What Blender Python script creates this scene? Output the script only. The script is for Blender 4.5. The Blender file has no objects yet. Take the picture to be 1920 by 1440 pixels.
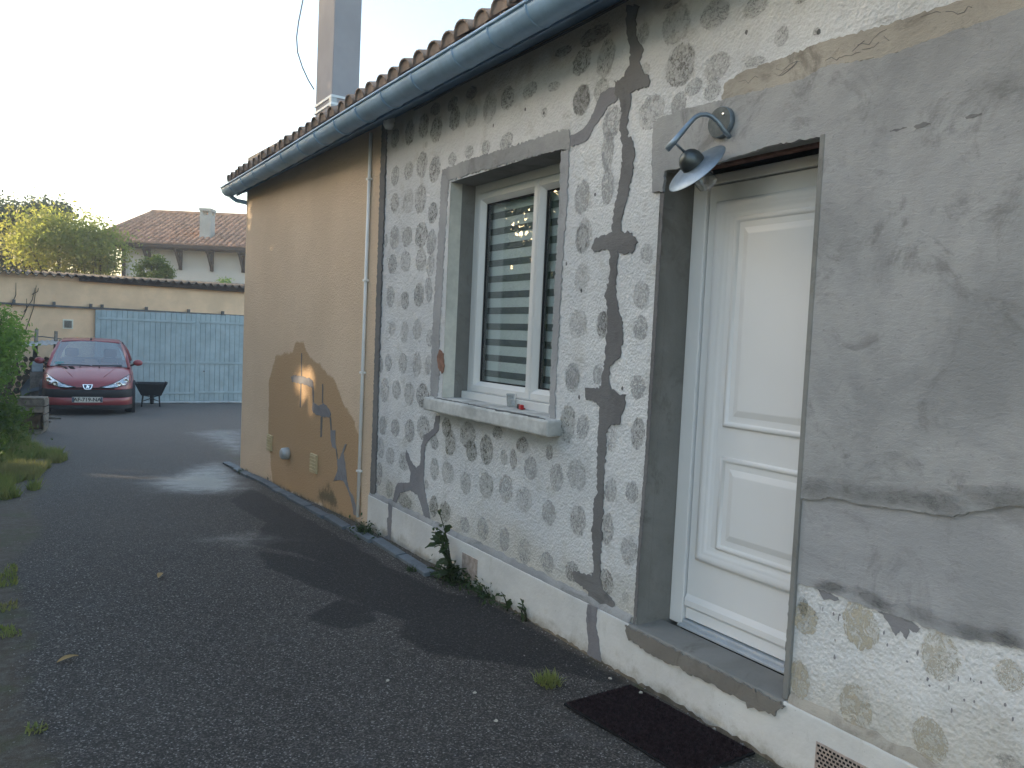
import bpy, bmesh, math, random
import numpy as np
from mathutils import Vector, Matrix, noise
from mathutils.geometry import tessellate_polygon
random.seed(7)
rng = np.random.default_rng(7)
sc = bpy.context.scene
col = sc.collection
RAD = math.radians

# ------------------------------------------------------------------ camera
H = 1.62                       # eye height above the doorstep-side asphalt
F_PX = 1453.85                 # focal length in pixels of a 1920 wide frame
YAW, PITCH, ROLL = RAD(32.9765), RAD(-3.26266), RAD(2.60)
fw = np.array([math.sin(YAW)*math.cos(PITCH), math.cos(YAW)*math.cos(PITCH), math.sin(PITCH)])
_r = np.array([math.cos(YAW), -math.sin(YAW), 0.0]); _u = np.cross(_r, fw)
rt = _r*math.cos(ROLL)+_u*math.sin(ROLL); up = -_r*math.sin(ROLL)+_u*math.cos(ROLL)
cam_d = bpy.data.cameras.new('camera'); cam = bpy.data.objects.new('camera', cam_d); col.objects.link(cam)
cam_d.sensor_width = 36; cam_d.lens = F_PX/1920*36; cam_d.clip_start = .05; cam_d.clip_end = 2000
cam.matrix_world = Matrix(((rt[0], up[0], -fw[0], 0), (rt[1], up[1], -fw[1], 0), (rt[2], up[2], -fw[2], H), (0, 0, 0, 1)))
sc.camera = cam

# ------------------------------------------------------------------ sky and sun
SUN_AZ, SUN_EL = RAD(-48.7), RAD(8.0)      # low evening sun from beyond the left boundary
sun_dir = Vector((math.sin(SUN_AZ)*math.cos(SUN_EL), math.cos(SUN_AZ)*math.cos(SUN_EL), math.sin(SUN_EL)))
world = bpy.data.worlds.new('World'); sc.world = world; world.use_nodes = True
wn = world.node_tree.nodes; wl = world.node_tree.links; wn.clear()
sky = wn.new('ShaderNodeTexSky'); sky.sky_type = 'NISHITA'; sky.sun_disc = False
sky.sun_elevation = SUN_EL; sky.sun_rotation = SUN_AZ; sky.altitude = 50
sky.air_density = 1.0; sky.dust_density = 3.0; sky.ozone_density = 1.2
bg = wn.new('ShaderNodeBackground'); bg.inputs[1].default_value = .15
wo = wn.new('ShaderNodeOutputWorld'); wl.new(sky.outputs[0], bg.inputs[0]); wl.new(bg.outputs[0], wo.inputs[0])
sun_d = bpy.data.lights.new('sun', 'SUN'); sun = bpy.data.objects.new('sun', sun_d); col.objects.link(sun)
sun_d.energy = 2.0; sun_d.angle = RAD(.55); sun_d.color = (1, .80, .54)
sun.rotation_euler = sun_dir.to_track_quat('Z', 'Y').to_euler(); sun.location = (-20, 20, 12)
vs = sc.view_settings; vs.view_transform = 'Standard'; vs.look = 'None'; vs.gamma = 1; vs.use_curve_mapping = False
vs.exposure = 2.5
sc.cycles.use_denoising = True
sc.cycles.max_bounces = 4; sc.cycles.diffuse_bounces = 2; sc.cycles.glossy_bounces = 3; sc.cycles.transmission_bounces = 3; sc.cycles.transparent_max_bounces = 12

# ------------------------------------------------------------------ layout helpers (photo pixel -> point on a real surface)
def ray(x, y): return fw+(x-960)/F_PX*rt-(y-720)/F_PX*up
def onx(x, y, X): d = ray(x, y); return d*(X/d[0])+np.array([0, 0, H])
def ony(x, y, Y): d = ray(x, y); return d*(Y/d[1])+np.array([0, 0, H])
def onz(x, y, Z): d = ray(x, y); return d*((Z-H)/d[2])+np.array([0, 0, H])
def ondepth(x, y, t): return ray(x, y)*t+np.array([0, 0, H])
D = 2.6                                        # plane of the white wall
def W(x, y, X=D): p = onx(x, y, X); return (p[1], p[2])
GY = [-400, -3, 5.5, 10, 17.5, 21, 45, 400]; GZ = [0, 0, -.03, -.17, -.2, -.37, -.55, -.6]
def gh(y): return np.interp(y, GY, GZ)
def G(x, y):
    z = 0
    for _ in range(6): p = onz(x, y, z); z = float(gh(p[1]))
    return np.array([p[0], p[1], z])
BA = RAD(2.5); BJ = (2.6, 6.17); BC = (2.436, 9.94)   # the beige wing turns slightly towards the drive
def B(x, y):                                   # pixel -> (s, z) on the beige wall, s metres from the joint
    d = ray(x, y); A = np.array([[d[0], math.sin(BA)], [d[1], -math.cos(BA)]]); t, s = np.linalg.solve(A, np.array(BJ))
    return (s, d[2]*t+H)
def zl(pts, ox, oy, s): return [(ox+x*s, oy+y*s) for x, y in pts]

# ------------------------------------------------------------------ object helpers
ORG = {}
def tag(o, label, cat, group=None):
    o['label'] = label; o['category'] = cat
    if group: o['group'] = group
    return o
def thing(name, label, cat, loc=(0, 0, 0), rz=0, group=None):
    o = bpy.data.objects.new(name, None); col.objects.link(o); o.location = loc; o.rotation_euler = (0, 0, rz)
    o.empty_display_size = .1
    ORG[o.name] = Vector(loc) if rz == 0 else Vector((0, 0, 0))
    return tag(o, label, cat, group)
def link(name, me, parent=None, loc=(0, 0, 0), rot=(0, 0, 0), scale=(1, 1, 1), mat=None):
    o = bpy.data.objects.new(name, me); col.objects.link(o)
    if mat is not None and not me.materials: me.materials.append(mat)
    if parent is not None: o.parent = parent
    o.location = loc; o.rotation_euler = rot; o.scale = scale
    ORG[o.name] = ORG.get(parent.name, Vector((0, 0, 0))) if parent is not None else Vector((0, 0, 0))
    return o
def wlink(name, me, parent, loc, rot=(0, 0, 0), scale=(1, 1, 1), mat=None):   # loc in world metres
    return link(name, me, parent, Vector(loc)-ORG[parent.name], rot, scale, mat)
class MB:
    def __init__(s): s.v = []; s.f = []
    def add(s, v, f):
        n = len(s.v); s.v += [tuple(map(float, p)) for p in v]; s.f += [tuple(i+n for i in q) for q in f]; return s
    def box(s, x0, x1, y0, y1, z0, z1, M=None):
        v = [(x, y, z) for z in (z0, z1) for y in (y0, y1) for x in (x0, x1)]
        if M is not None: v = [M @ Vector(p) for p in v]
        return s.add(v, [(0, 2, 3, 1), (4, 5, 7, 6), (0, 1, 5, 4), (2, 6, 7, 3), (0, 4, 6, 2), (1, 3, 7, 5)])
    def tube(s, pts, rad, n=8, cap=True):
        pts = [Vector(p) for p in pts]; m = len(pts)
        if not hasattr(rad, '__len__'): rad = [rad]*m
        v = []; ref = None
        for i, p in enumerate(pts):
            t = (pts[min(i+1, m-1)]-pts[max(i-1, 0)]).normalized()
            if ref is None: ref = t.orthogonal().normalized()
            a = (ref-t*ref.dot(t)).normalized(); b = t.cross(a); ref = a
            v += [p+(a*math.cos(2*math.pi*k/n)+b*math.sin(2*math.pi*k/n))*rad[i] for k in range(n)]
        f = [(i*n+k, i*n+(k+1) % n, (i+1)*n+(k+1) % n, (i+1)*n+k) for i in range(m-1) for k in range(n)]
        if cap: f += [tuple(range(n-1, -1, -1)), tuple((m-1)*n+k for k in range(n))]
        return s.add(v, f)
    def lathe(s, prof, n=24, M=None):          # prof of (radius, z)
        v = []
        for r_, z in prof: v += [(r_*math.cos(2*math.pi*k/n), r_*math.sin(2*math.pi*k/n), z) for k in range(n)]
        if M is not None: v = [M @ Vector(p) for p in v]
        m = len(prof)
        return s.add(v, [(i*n+k, i*n+(k+1) % n, (i+1)*n+(k+1) % n, (i+1)*n+k) for i in range(m-1) for k in range(n)])
    def prism(s, poly, fr, th):                # poly of 2-D points; fr maps (a, b, depth) -> 3-D
        n = len(poly)
        tri = tessellate_polygon([[Vector((a, b, 0)) for a, b in poly]])
        v = [fr(a, b, 0) for a, b in poly]+[fr(a, b, th) for a, b in poly]
        f = [tuple(i+n for i in t) for t in tri]+[(i, (i+1) % n, (i+1) % n+n, i+n) for i in range(n)]
        return s.add(v, f)
    def mould(s, y0, y1, z0, z1, X, prof):     # mitred moulding round a rectangle on an x-facing panel
        v = []
        for ins, out in prof:
            v += [(X-out, y0+ins, z0+ins), (X-out, y1-ins, z0+ins), (X-out, y1-ins, z1-ins), (X-out, y0+ins, z1-ins)]
        return s.add(v, [(i*4+k, i*4+(k+1) % 4, (i+1)*4+(k+1) % 4, (i+1)*4+k) for i in range(len(prof)-1) for k in range(4)])
    def mesh(s, name, mat=None, smooth=False, off=None, fix=True):
        me = bpy.data.meshes.new(name)
        v = s.v if off is None else [(a-off[0], b-off[1], c-off[2]) for a, b, c in s.v]
        me.from_pydata(v, [], s.f); me.validate()
        if fix:
            bm = bmesh.new(); bm.from_mesh(me); bmesh.ops.recalc_face_normals(bm, faces=bm.faces); bm.to_mesh(me); bm.free()
        if mat is not None: me.materials.append(mat)
        if smooth: me.polygons.foreach_set('use_smooth', [True]*len(me.polygons))
        me.update(); return me
    def build(s, name, mat, parent=None, smooth=False, bevel=0, fix=True):
        off = ORG.get(parent.name) if parent is not None else None
        o = link(name, s.mesh(name, mat, smooth, off, fix), parent)
        if bevel:
            m = o.modifiers.new('bevel', 'BEVEL'); m.width = bevel; m.segments = 2; m.limit_method = 'ANGLE'; m.angle_limit = RAD(40)
        return o
def rough_poly(poly, step=.02, amp=.006, sd=1):
    r_ = random.Random(sd); out = []; n = len(poly)
    for i in range(n):
        a = poly[i]; b = poly[(i+1) % n]; L = math.hypot(b[0]-a[0], b[1]-a[1]); k = max(1, int(L/step))
        for j in range(k):
            t = j/k
            out.append((a[0]+(b[0]-a[0])*t+r_.uniform(-amp, amp), a[1]+(b[1]-a[1])*t+r_.uniform(-amp, amp)))
    return out
def wall_fr(X): return lambda a, b, d: (X-d, a, b)
def in_poly(P, x, y):
    P = np.asarray(P); ins = np.zeros(x.shape, bool); j = len(P)-1
    for i in range(len(P)):
        xi, yi = P[i]; xj, yj = P[j]
        c = ((yi > y) != (yj > y)) & (x < (xj-xi)*(y-yi)/((yj-yi) if abs(yj-yi) > 1e-9 else 1e-9)+xi); ins ^= c; j = i
    return ins
def poly_dist(P, x, y):                        # signed distance, + inside
    P = np.asarray(P, float); d = np.full(x.shape, 1e9)
    for i in range(len(P)):
        a = P[i]; b = P[(i+1) % len(P)]; e = b-a
        t = np.clip(((x-a[0])*e[0]+(y-a[1])*e[1])/max(e@e, 1e-9), 0, 1)
        d = np.minimum(d, np.hypot(x-a[0]-t*e[0], y-a[1]-t*e[1]))
    return np.where(in_poly(P, x, y), d, -d)
def set_attr(me, name, arr):
    a = me.attributes.new(name, 'FLOAT', 'POINT'); a.data.foreach_set('value', np.asarray(arr, np.float32).ravel())
def grid_mesh(name, X, Y, Z, mat, smooth=True):
    nu, nv = X.shape; me = bpy.data.meshes.new(name)
    v = np.stack([X, Y, Z], -1).reshape(-1, 3)
    i = np.arange(nu*nv).reshape(nu, nv)
    f = np.stack([i[:-1, :-1], i[1:, :-1], i[1:, 1:], i[:-1, 1:]], -1).reshape(-1, 4)
    me.vertices.add(len(v)); me.vertices.foreach_set('co', v.astype(np.float32).ravel())
    me.loops.add(f.size); me.loops.foreach_set('vertex_index', f.astype(np.int32).ravel())
    me.polygons.add(len(f)); me.polygons.foreach_set('loop_start', np.arange(0, f.size, 4, dtype=np.int32))
    me.update(calc_edges=True); me.materials.append(mat)
    me.polygons.foreach_set('use_smooth', [smooth]*len(me.polygons)); return me

# ------------------------------------------------------------------ materials
class N:
    def __init__(s, name):
        s.m = bpy.data.materials.new(name); s.m.use_nodes = True; s.t = s.m.node_tree; s.t.nodes.clear()
        s.out = s.t.nodes.new('ShaderNodeOutputMaterial'); s.co = s.t.nodes.new('ShaderNodeTexCoord').outputs['Object']
    def n(s, ty, **kw):
        o = s.t.nodes.new(ty)
        for k, v in kw.items(): setattr(o, k, v)
        return o
    def l(s, a, b): s.t.links.new(a, b)
    def put(s, i, v):
        if hasattr(v, 'links'): s.l(v, i)
        elif isinstance(v, (tuple, list)) and len(v) == 3 and i.type == 'RGBA': i.default_value = (*v, 1)
        else: i.default_value = v
    def scaled(s, sc3):
        m = s.n('ShaderNodeMapping'); s.l(s.co, m.inputs[0]); m.inputs['Scale'].default_value = sc3; return m.outputs[0]
    def noise(s, scale, detail=4, rough=.6, co=None, dist=0):
        o = s.n('ShaderNodeTexNoise'); s.l(co or s.co, o.inputs['Vector'])
        o.inputs['Scale'].default_value = scale; o.inputs['Detail'].default_value = detail; o.inputs['Roughness'].default_value = rough
        o.inputs['Distortion'].default_value = dist; return o.outputs[0]
    def voro(s, scale, out=0, co=None, feature='F1'):
        o = s.n('ShaderNodeTexVoronoi', feature=feature); s.l(co or s.co, o.inputs['Vector']); o.inputs['Scale'].default_value = scale; return o.outputs[out]
    def step(s, v, lo, hi):
        o = s.n('ShaderNodeMapRange'); o.interpolation_type = 'SMOOTHSTEP'; s.put(o.inputs[0], v)
        o.inputs[1].default_value = lo; o.inputs[2].default_value = hi; return o.outputs[0]
    def lin(s, v, a, b, c, d):
        o = s.n('ShaderNodeMapRange'); s.put(o.inputs[0], v)
        for i, q in enumerate((a, b, c, d)): o.inputs[i+1].default_value = q
        return o.outputs[0]
    def math(s, op, a, b=0.0):
        o = s.n('ShaderNodeMath', operation=op); s.put(o.inputs[0], a); s.put(o.inputs[1], b); return o.outputs[0]
    def mix(s, f, a, b):
        o = s.n('ShaderNodeMix', data_type='RGBA'); s.put(o.inputs[0], f); s.put(o.inputs[6], a); s.put(o.inputs[7], b); return o.outputs[2]
    def attr(s, name): return s.n('ShaderNodeAttribute', attribute_name=name).outputs['Fac']
    def rnd(s): return s.n('ShaderNodeObjectInfo').outputs['Random']
    def z(s):
        o = s.n('ShaderNodeSeparateXYZ'); s.l(s.co, o.inputs[0]); return o.outputs[2]
    def bump(s, h, strength, dist, prev=None):
        o = s.n('ShaderNodeBump'); s.put(o.inputs['Height'], h); o.inputs['Strength'].default_value = strength; o.inputs['Distance'].default_value = dist
        if prev: s.l(prev, o.inputs['Normal'])
        return o.outputs[0]
    def bsdf(s, c, rough=.85, metal=0, spec=.3, nrm=None, **kw):
        o = s.n('ShaderNodeBsdfPrincipled'); s.put(o.inputs['Base Color'], c); s.put(o.inputs['Roughness'], rough)
        o.inputs['Metallic'].default_value = metal; s.put(o.inputs['Specular IOR Level'], spec)
        if nrm: s.l(nrm, o.inputs['Normal'])
        for k, v in kw.items(): s.put(o.inputs[k], v)
        return o.outputs[0]
    def done(s, sh): s.l(sh, s.out.inputs[0]); return s.m
def simple(name, c, rough=.7, metal=0, spec=.35, var=.25, scale=8, bscale=60, bstr=.25, bdist=.002, per=0.0, **kw):
    s = N(name); c2 = tuple(x*(1-var) for x in c); c3 = tuple(min(1, x*(1+var*.6)) for x in c)
    k = s.mix(s.step(s.noise(scale, 6), .3, .7), c2, c3)
    k = s.mix(s.math('MULTIPLY', s.step(s.noise(scale*6, 4), .35, .75), .35), k, c2)
    if per: k = s.mix(s.math('MULTIPLY', s.rnd(), per), k, tuple(x*.35 for x in c))
    return s.done(s.bsdf(k, rough, metal, spec, s.bump(s.noise(bscale, 5), bstr, bdist) if bstr else None, **kw))

def mk_white(name='white_roughcast'):
    s = N(name)
    big = s.step(s.noise(1.3, 6, .62), .35, .7); fine = s.noise(38, 6, .65)
    c = s.mix(big, (.62, .625, .63), (.76, .755, .745))
    c = s.mix(s.math('MULTIPLY', s.step(s.noise(5.5, 8, .7), .5, .72), .6), c, (.47, .455, .42))
    c = s.mix(s.math('MULTIPLY', s.step(s.noise(70, 3, .6), .66, .72), .6), c, (.30, .28, .25))          # tiny pits
    edge = s.math('ADD', s.z(), s.math('MULTIPLY', s.noise(3, 5), .5))                               # bare tan strip under the eaves
    c = s.mix(s.math('MULTIPLY', s.step(edge, 3.40, 3.58), .75), c, (.40, .34, .28))
    c = s.mix(s.math('MULTIPLY', s.step(edge, .80, .52), .55), c, (.47, .44, .37))                       # splash dirt near the plinth
    n1 = s.bump(s.noise(36, 6, .66), .7, .018); n2 = s.bump(s.voro(70), .45, .008, n1); n3 = s.bump(s.noise(7, 4), .6, .018, n2)
    return s.done(s.bsdf(c, .92, 0, .15, n3))
def mk_cement(name, a, b, d, trowel=True):
    s = N(name)
    c = s.mix(s.step(s.noise(1.6, 7, .62, dist=.6), .36, .66), a, b)
    c = s.mix(s.math('MULTIPLY', s.step(s.noise(4.2, 9, .74, dist=1.0), .5, .68), .75), c, d)
    c = s.mix(s.math('MULTIPLY', s.step(s.noise(55, 5, .7), .6, .72), .5), c, d)
    if trowel:
        st = s.noise(48, 5, .72, s.scaled((1, .6, 1.5)), .5)
        c = s.mix(s.math('MULTIPLY', s.step(st, .62, .72), .45), c, tuple(x*.62 for x in d))
        hn = s.bump(st, .5, .008, s.bump(s.noise(3, 4, .5), .5, .03))
    else: hn = s.bump(s.noise(7, 4), .4, .008)
    return s.done(s.bsdf(c, .9, 0, .2, s.bump(s.noise(160, 4, .7), .35, .003, hn)))
def mk_beige():
    s = N('beige_roughcast')
    c = s.mix(s.step(s.noise(1.1, 5), .35, .7), (.65, .495, .355), (.72, .555, .405))
    c = s.mix(s.math('MULTIPLY', s.step(s.noise(45, 4, .7), .58, .7), .5), c, (.46, .355, .255))
    wet = s.step(s.math('ADD', s.attr('stain'), s.math('MULTIPLY', s.math('SUBTRACT', s.noise(6, 8, .72), .5), 1.1)), .36, .62)
    c = s.mix(s.math('MULTIPLY', wet, .8), c, (.40, .245, .12))
    c = s.mix(s.math('MULTIPLY', s.step(s.math('ADD', s.attr('moss'), s.math('MULTIPLY', s.math('SUBTRACT', s.noise(9, 8, .75), .5), 1.5)), .45, .9), .8), c, (.085, .078, .05))
    nn = s.bump(s.voro(70), .5, .006, s.bump(s.noise(40, 5, .65), .55, .010))
    return s.done(s.bsdf(c, s.lin(wet, 0, 1, .9, .7), 0, .2, nn))
def mk_asphalt():
    s = N('asphalt')
    cell = s.voro(160, 1); sep = s.n('ShaderNodeSeparateColor'); s.l(cell, sep.inputs[0]); rv = sep.outputs[0]
    big = s.step(s.noise(.8, 7, .65), .34, .7)
    base = s.mix(big, (.046, .039, .034), (.073, .064, .056))
    c = s.mix(s.step(rv, .4, 1.0), s.mix(.5, base, (.016, .016, .017)), s.mix(.7, base, (.165, .146, .128)))
    c = s.mix(s.math('MULTIPLY', s.step(rv, .93, .97), .75), c, (.30, .285, .27))                     # pale chippings
    c = s.mix(s.math('MULTIPLY', s.step(s.noise(2.3, 8, .72), .56, .72), .4), c, (.11, .11, .115))      # dust
    w = s.attr('damp'); wn_ = s.math('ADD', w, s.math('MULTIPLY', s.math('SUBTRACT', s.noise(4.5, 7, .7), .5), .55)); wet = s.step(wn_, .38, .62)
    c = s.mix(s.math('MULTIPLY', wet, .68), c, (.010, .010, .012))
    p = s.step(s.math('ADD', s.attr('puddle'), s.math('MULTIPLY', s.math('SUBTRACT', s.noise(5, 8, .75), .5), .9)), .22, .9)
    dirt = s.step(s.math('ADD', s.attr('dirt'), s.math('MULTIPLY', s.math('SUBTRACT', s.noise(7, 8, .75), .5), .9)), .35, .75)
    dc = s.mix(s.step(s.noise(18, 6, .7), .4, .65), (.075, .058, .040), (.125, .112, .092))
    dc = s.mix(s.math('MULTIPLY', s.step(s.noise(3.1, 6), .5, .62), .6), dc, (.06, .075, .025))
    c = s.mix(s.math('MULTIPLY', dirt, .85), c, dc)
    far = s.attr('paler_far'); c = s.mix(s.math('MULTIPLY', far, .7), c, (.18, .162, .145))
    nb = s.bump(s.voro(160), .75, .006, s.bump(s.noise(320, 2), .4, .002))
    flat = s.n('ShaderNodeNewGeometry').outputs['Normal']
    mixn = s.n('ShaderNodeMix', data_type='VECTOR'); s.put(mixn.inputs[0], s.math('MULTIPLY', p, .82)); s.l(nb, mixn.inputs[4]); s.l(flat, mixn.inputs[5])
    rg = s.lin(p, 0, 1, .82, .30)
    return s.done(s.bsdf(c, rg, 0, s.lin(p, 0, 1, .3, .55), mixn.outputs[1]))
def mk_leaf(name, a, b, d, tr=.45):
    s = N(name); g = s.n('ShaderNodeNewGeometry').outputs['Random Per Island']
    c = s.mix(g, a, b); c = s.mix(s.step(s.noise(.9, 3), .45, .65), c, d)
    di = s.bsdf(c, .55, 0, .3); t = s.n('ShaderNodeBsdfTranslucent'); s.l(s.mix(.5, c, tuple(min(1, x*1.7) for x in b)), t.inputs[0])
    m = s.n('ShaderNodeMixShader'); m.inputs[0].default_value = tr; s.l(di, m.inputs[1]); s.l(t.outputs[0], m.inputs[2]); return s.done(m.outputs[0])
def mk_glass(name, tint=(.9, .95, .95), ior=1.5, rough=.0, extra=0.0):
    s = N(name); lw = s.n('ShaderNodeLayerWeight'); lw.inputs[0].default_value = .5
    f0 = ((ior-1)/(ior+1))**2; fr = s.math('ADD', s.math('MULTIPLY', s.math('POWER', lw.outputs['Facing'], 5.0), 1-f0), f0)
    t = s.n('ShaderNodeBsdfTransparent'); t.inputs[0].default_value = (*tint, 1)
    g = s.n('ShaderNodeBsdfGlossy'); g.inputs['Roughness'].default_value = rough; g.inputs[0].default_value = (1, 1, 1, 1)
    m = s.n('ShaderNodeMixShader'); s.l(s.math('MINIMUM', s.math('ADD', fr, extra), 1.0), m.inputs[0]); s.l(t.outputs[0], m.inputs[1]); s.l(g.outputs[0], m.inputs[2]); return s.done(m.outputs[0])
def mk_dab(name, c1, c2, dens, lo, base=.24, soft=.90):
    s = N(name); oi = s.rnd(); mp = s.n('ShaderNodeVectorMath', operation='ADD'); s.l(s.co, mp.inputs[0])
    cb = s.n('ShaderNodeCombineXYZ'); s.l(s.math('MULTIPLY', oi, 53.0), cb.inputs[0]); s.l(s.math('MULTIPLY', oi, 91.0), cb.inputs[1]); s.l(cb.outputs[0], mp.inputs[1])
    co = mp.outputs[0]
    ln = s.n('ShaderNodeVectorMath', operation='LENGTH'); s.l(s.co, ln.inputs[0]); r_ = ln.outputs['Value']
    rr = s.math('ADD', r_, s.math('MULTIPLY', s.math('SUBTRACT', s.noise(1.6, 8, .75, co, .5), .5), .75))
    disc = s.step(rr, 1.0, soft)
    blot = s.step(s.noise(1.9, 8, .8, co, 1.0), .40, .56)
    speck = s.step(s.noise(6, 8, .78, co, .6), lo+.04, lo+.16)
    ring = s.math('MULTIPLY', s.step(rr, .55, .88), .5)
    thr = s.math('MAXIMUM', s.math('MULTIPLY', s.math('MULTIPLY', speck, blot), dens), s.math('MULTIPLY', ring, s.math('MULTIPLY', blot, dens)))
    thr = s.math('MAXIMUM', thr, dens*base)
    fac = s.math('MULTIPLY', disc, s.math('MULTIPLY', thr, s.lin(s.rnd(), 0, 1, .5, 1.0)))
    c = s.mix(s.step(s.noise(9, 5, .7, co), .4, .65), c1, c2)
    b = s.bsdf(c, .95, 0, .1, s.bump(s.noise(8, 6, .7, co), .6, .02)); t = s.n('ShaderNodeBsdfTransparent')
    m = s.n('ShaderNodeMixShader'); s.l(fac, m.inputs[0]); s.l(t.outputs[0], m.inputs[1]); s.l(b, m.inputs[2]); return s.done(m.outputs[0])

M = {}
M['white'] = mk_white()
M['cement'] = mk_cement('grey_cement_render', (.265, .265, .265), (.385, .38, .375), (.185, .183, .175))
M['cement2'] = mk_cement('grey_cement_base_coat', (.32, .32, .325), (.40, .395, .40), (.25, .248, .245))
M['cement3'] = mk_cement('cement_reveal', (.19, .185, .17), (.25, .245, .23), (.15, .14, .125), False)
M['mortar'] = mk_cement('dark_mortar', (.15, .145, .145), (.195, .19, .188), (.115, .112, .11), True)
M['mortar2'] = mk_cement('pale_mortar', (.21, .205, .22), (.265, .26, .27), (.165, .16, .172), True)
M['stepmortar'] = mk_cement('brown_step_mortar', (.17, .152, .132), (.225, .208, .185), (.105, .09, .072))
M['tanstrip'] = mk_cement('bare_tan_stone', (.34, .31, .265), (.43, .39, .335), (.17, .155, .13))
M['beige'] = mk_beige()
M['asphalt'] = mk_asphalt()
def mk_plinth_mat():
    s = N('plinth_paint'); c = s.mix(s.step(s.noise(1.8, 7, .65), .35, .68), (.57, .565, .55), (.68, .675, .655))
    c = s.mix(s.math('MULTIPLY', s.step(s.noise(14, 8, .75, s.scaled((1, 1, .35))), .55, .72), .5), c, (.44, .42, .37))
    c = s.mix(s.math('MULTIPLY', s.step(s.noise(60, 4, .7), .68, .73), .8), c, (.16, .15, .13))
    lowz = s.math('ADD', s.z(), s.math('MULTIPLY', s.noise(5, 8, .75), .34))
    c = s.mix(s.math('MULTIPLY', s.step(lowz, .235, .12), .8), c, (.27, .235, .18))
    return s.done(s.bsdf(c, .85, 0, .2, s.bump(s.noise(45, 5, .65), .4, .006, s.bump(s.noise(8, 3), .4, .012))))
M['plinth'] = mk_plinth_mat()
M['sill'] = simple('sill_concrete', (.54, .54, .52), .85, spec=.2, var=.34, scale=5, bscale=70, bstr=.35, bdist=.004)
M['lichen'] = simple('sill_lichen', (.17, .17, .16), .95, spec=.1, var=.5, scale=14, bscale=70, bstr=.4)
M['upvc'] = simple('white_pvc', (.70, .70, .685), .38, spec=.4, var=.04, scale=3, bstr=0)
M['door'] = simple('white_door', (.78, .78, .78), .42, spec=.4, var=.03, scale=1.5, bscale=180, bstr=.04, bdist=.001)
M['cream'] = simple('cream_plaster', (.70, .68, .61), .85, spec=.2, var=.16, scale=6, bscale=50, bstr=.25, bdist=.003)
M['zinc'] = simple('zinc_gutter', (.29, .45, .63), .48, .0, .45, var=.18, scale=3.5, bscale=30, bstr=.1, bdist=.002)
M['soffit'] = simple('soffit_board', (.17, .27, .40), .6, spec=.3, var=.25, scale=4, bscale=40, bstr=.2)
M['tile'] = simple('clay_tile', (.36, .275, .225), .85, spec=.2, var=.3, scale=9, bscale=60, bstr=.4, bdist=.004, per=.4)
M['chimney'] = simple('chimney_render', (.33, .315, .325), .9, spec=.15, var=.10, scale=1.6, bscale=60, bstr=.3, bdist=.004)
M['strap'] = simple('white_metal', (.7, .72, .73), .5, spec=.4, var=.06, bstr=0)
M['galv'] = simple('galvanised_lamp', (.26, .32, .38), .42, .7, .5, var=.18, scale=18, bscale=120, bstr=.1, bdist=.001)
M['plateface'] = simple('shaded_plate', (.11, .125, .125), .65, 0, .3, var=.3, scale=25, bstr=0)  # plate front coloured darker to stand for its shaded face
M['galv_dark'] = simple('dark_steel', (.10, .115, .12), .4, .8, .5, var=.25, scale=20, bstr=0)
M['brickdark'] = simple('old_lintel_wood', (.20, .105, .075), .9, spec=.1, var=.5, scale=12, bscale=40, bstr=.6, bdist=.01)
M['brick'] = simple('red_brick', (.30, .17, .125), .9, spec=.1, var=.3, scale=20)
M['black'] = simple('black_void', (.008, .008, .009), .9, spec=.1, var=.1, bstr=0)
M['blind_l'] = simple('pale_blind', (.80, .80, .79), .8, spec=.1, var=.05, scale=2, bscale=300, bstr=.1)
M['blind_d'] = simple('dark_blind', (.19, .19, .195), .8, spec=.1, var=.06, scale=2, bscale=300, bstr=.1)
M['glass'] = mk_glass('window_glass', (.90, .94, .94), 1.5, 0, .05)
M['aluminium'] = simple('aluminium_sill', (.50, .54, .58), .45, .3, .5, var=.1, bstr=0)
M['mat'] = simple('coir_mat', (.080, .050, .053), .98, spec=.05, var=.5, scale=60, bscale=420, bstr=1, bdist=.012)
M['matrim'] = simple('rubber_mat_edge', (.016, .015, .016), .9, spec=.1, var=.3, scale=30, bscale=200, bstr=.4)
M['slate'] = simple('slate_tile', (.13, .155, .18), .65, spec=.3, var=.3, scale=9, bscale=45, bstr=.4, bdist=.004, per=.3)
M['ventcream'] = simple('cream_vent', (.52, .43, .26), .6, var=.12)
M['ventwhite'] = simple('white_vent', (.72, .68, .58), .6, var=.12)
M['ventrust'] = simple('rusty_grille', (.42, .35, .31), .85, spec=.15, var=.3, scale=30)
M['conduit'] = simple('white_conduit', (.86, .86, .85), .45, var=.05, bstr=0)
M['red'] = simple('red_plastic', (.42, .025, .03), .35, var=.1, bstr=0)
M['plastic'] = mk_glass('clear_plastic', (.86, .88, .88), 1.45, .12, .12)
M['ochre'] = simple('ochre_render', (.82, .57, .37), .92, spec=.15, var=.16, scale=1.2, bscale=35, bstr=.3, bdist=.006)
M['fibre'] = simple('fibre_cement_sheet', (.115, .105, .095), .92, spec=.1, var=.45, scale=5, bscale=60, bstr=.4)
M['blue'] = simple('blue_gate_paint', (.38, .455, .48), .7, spec=.25, var=.16, scale=4, bscale=50, bstr=.2, per=.12)
M['rail'] = simple('gate_rail', (.16, .15, .145), .7, .3, .3, var=.3)
M['farwall'] = simple('far_house_render', (.52, .52, .50), .9, spec=.15, var=.06, scale=.6)
M['fartile'] = simple('far_clay_tile', (.39, .225, .15), .8, spec=.25, var=.5, scale=3.2, bscale=20, bstr=.3)
M['darkwood'] = simple('dark_timber', (.055, .042, .036), .85, spec=.15, var=.3)
M['farchim'] = simple('far_chimney_concrete', (.34, .35, .34), .9, var=.15, scale=2)
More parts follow.
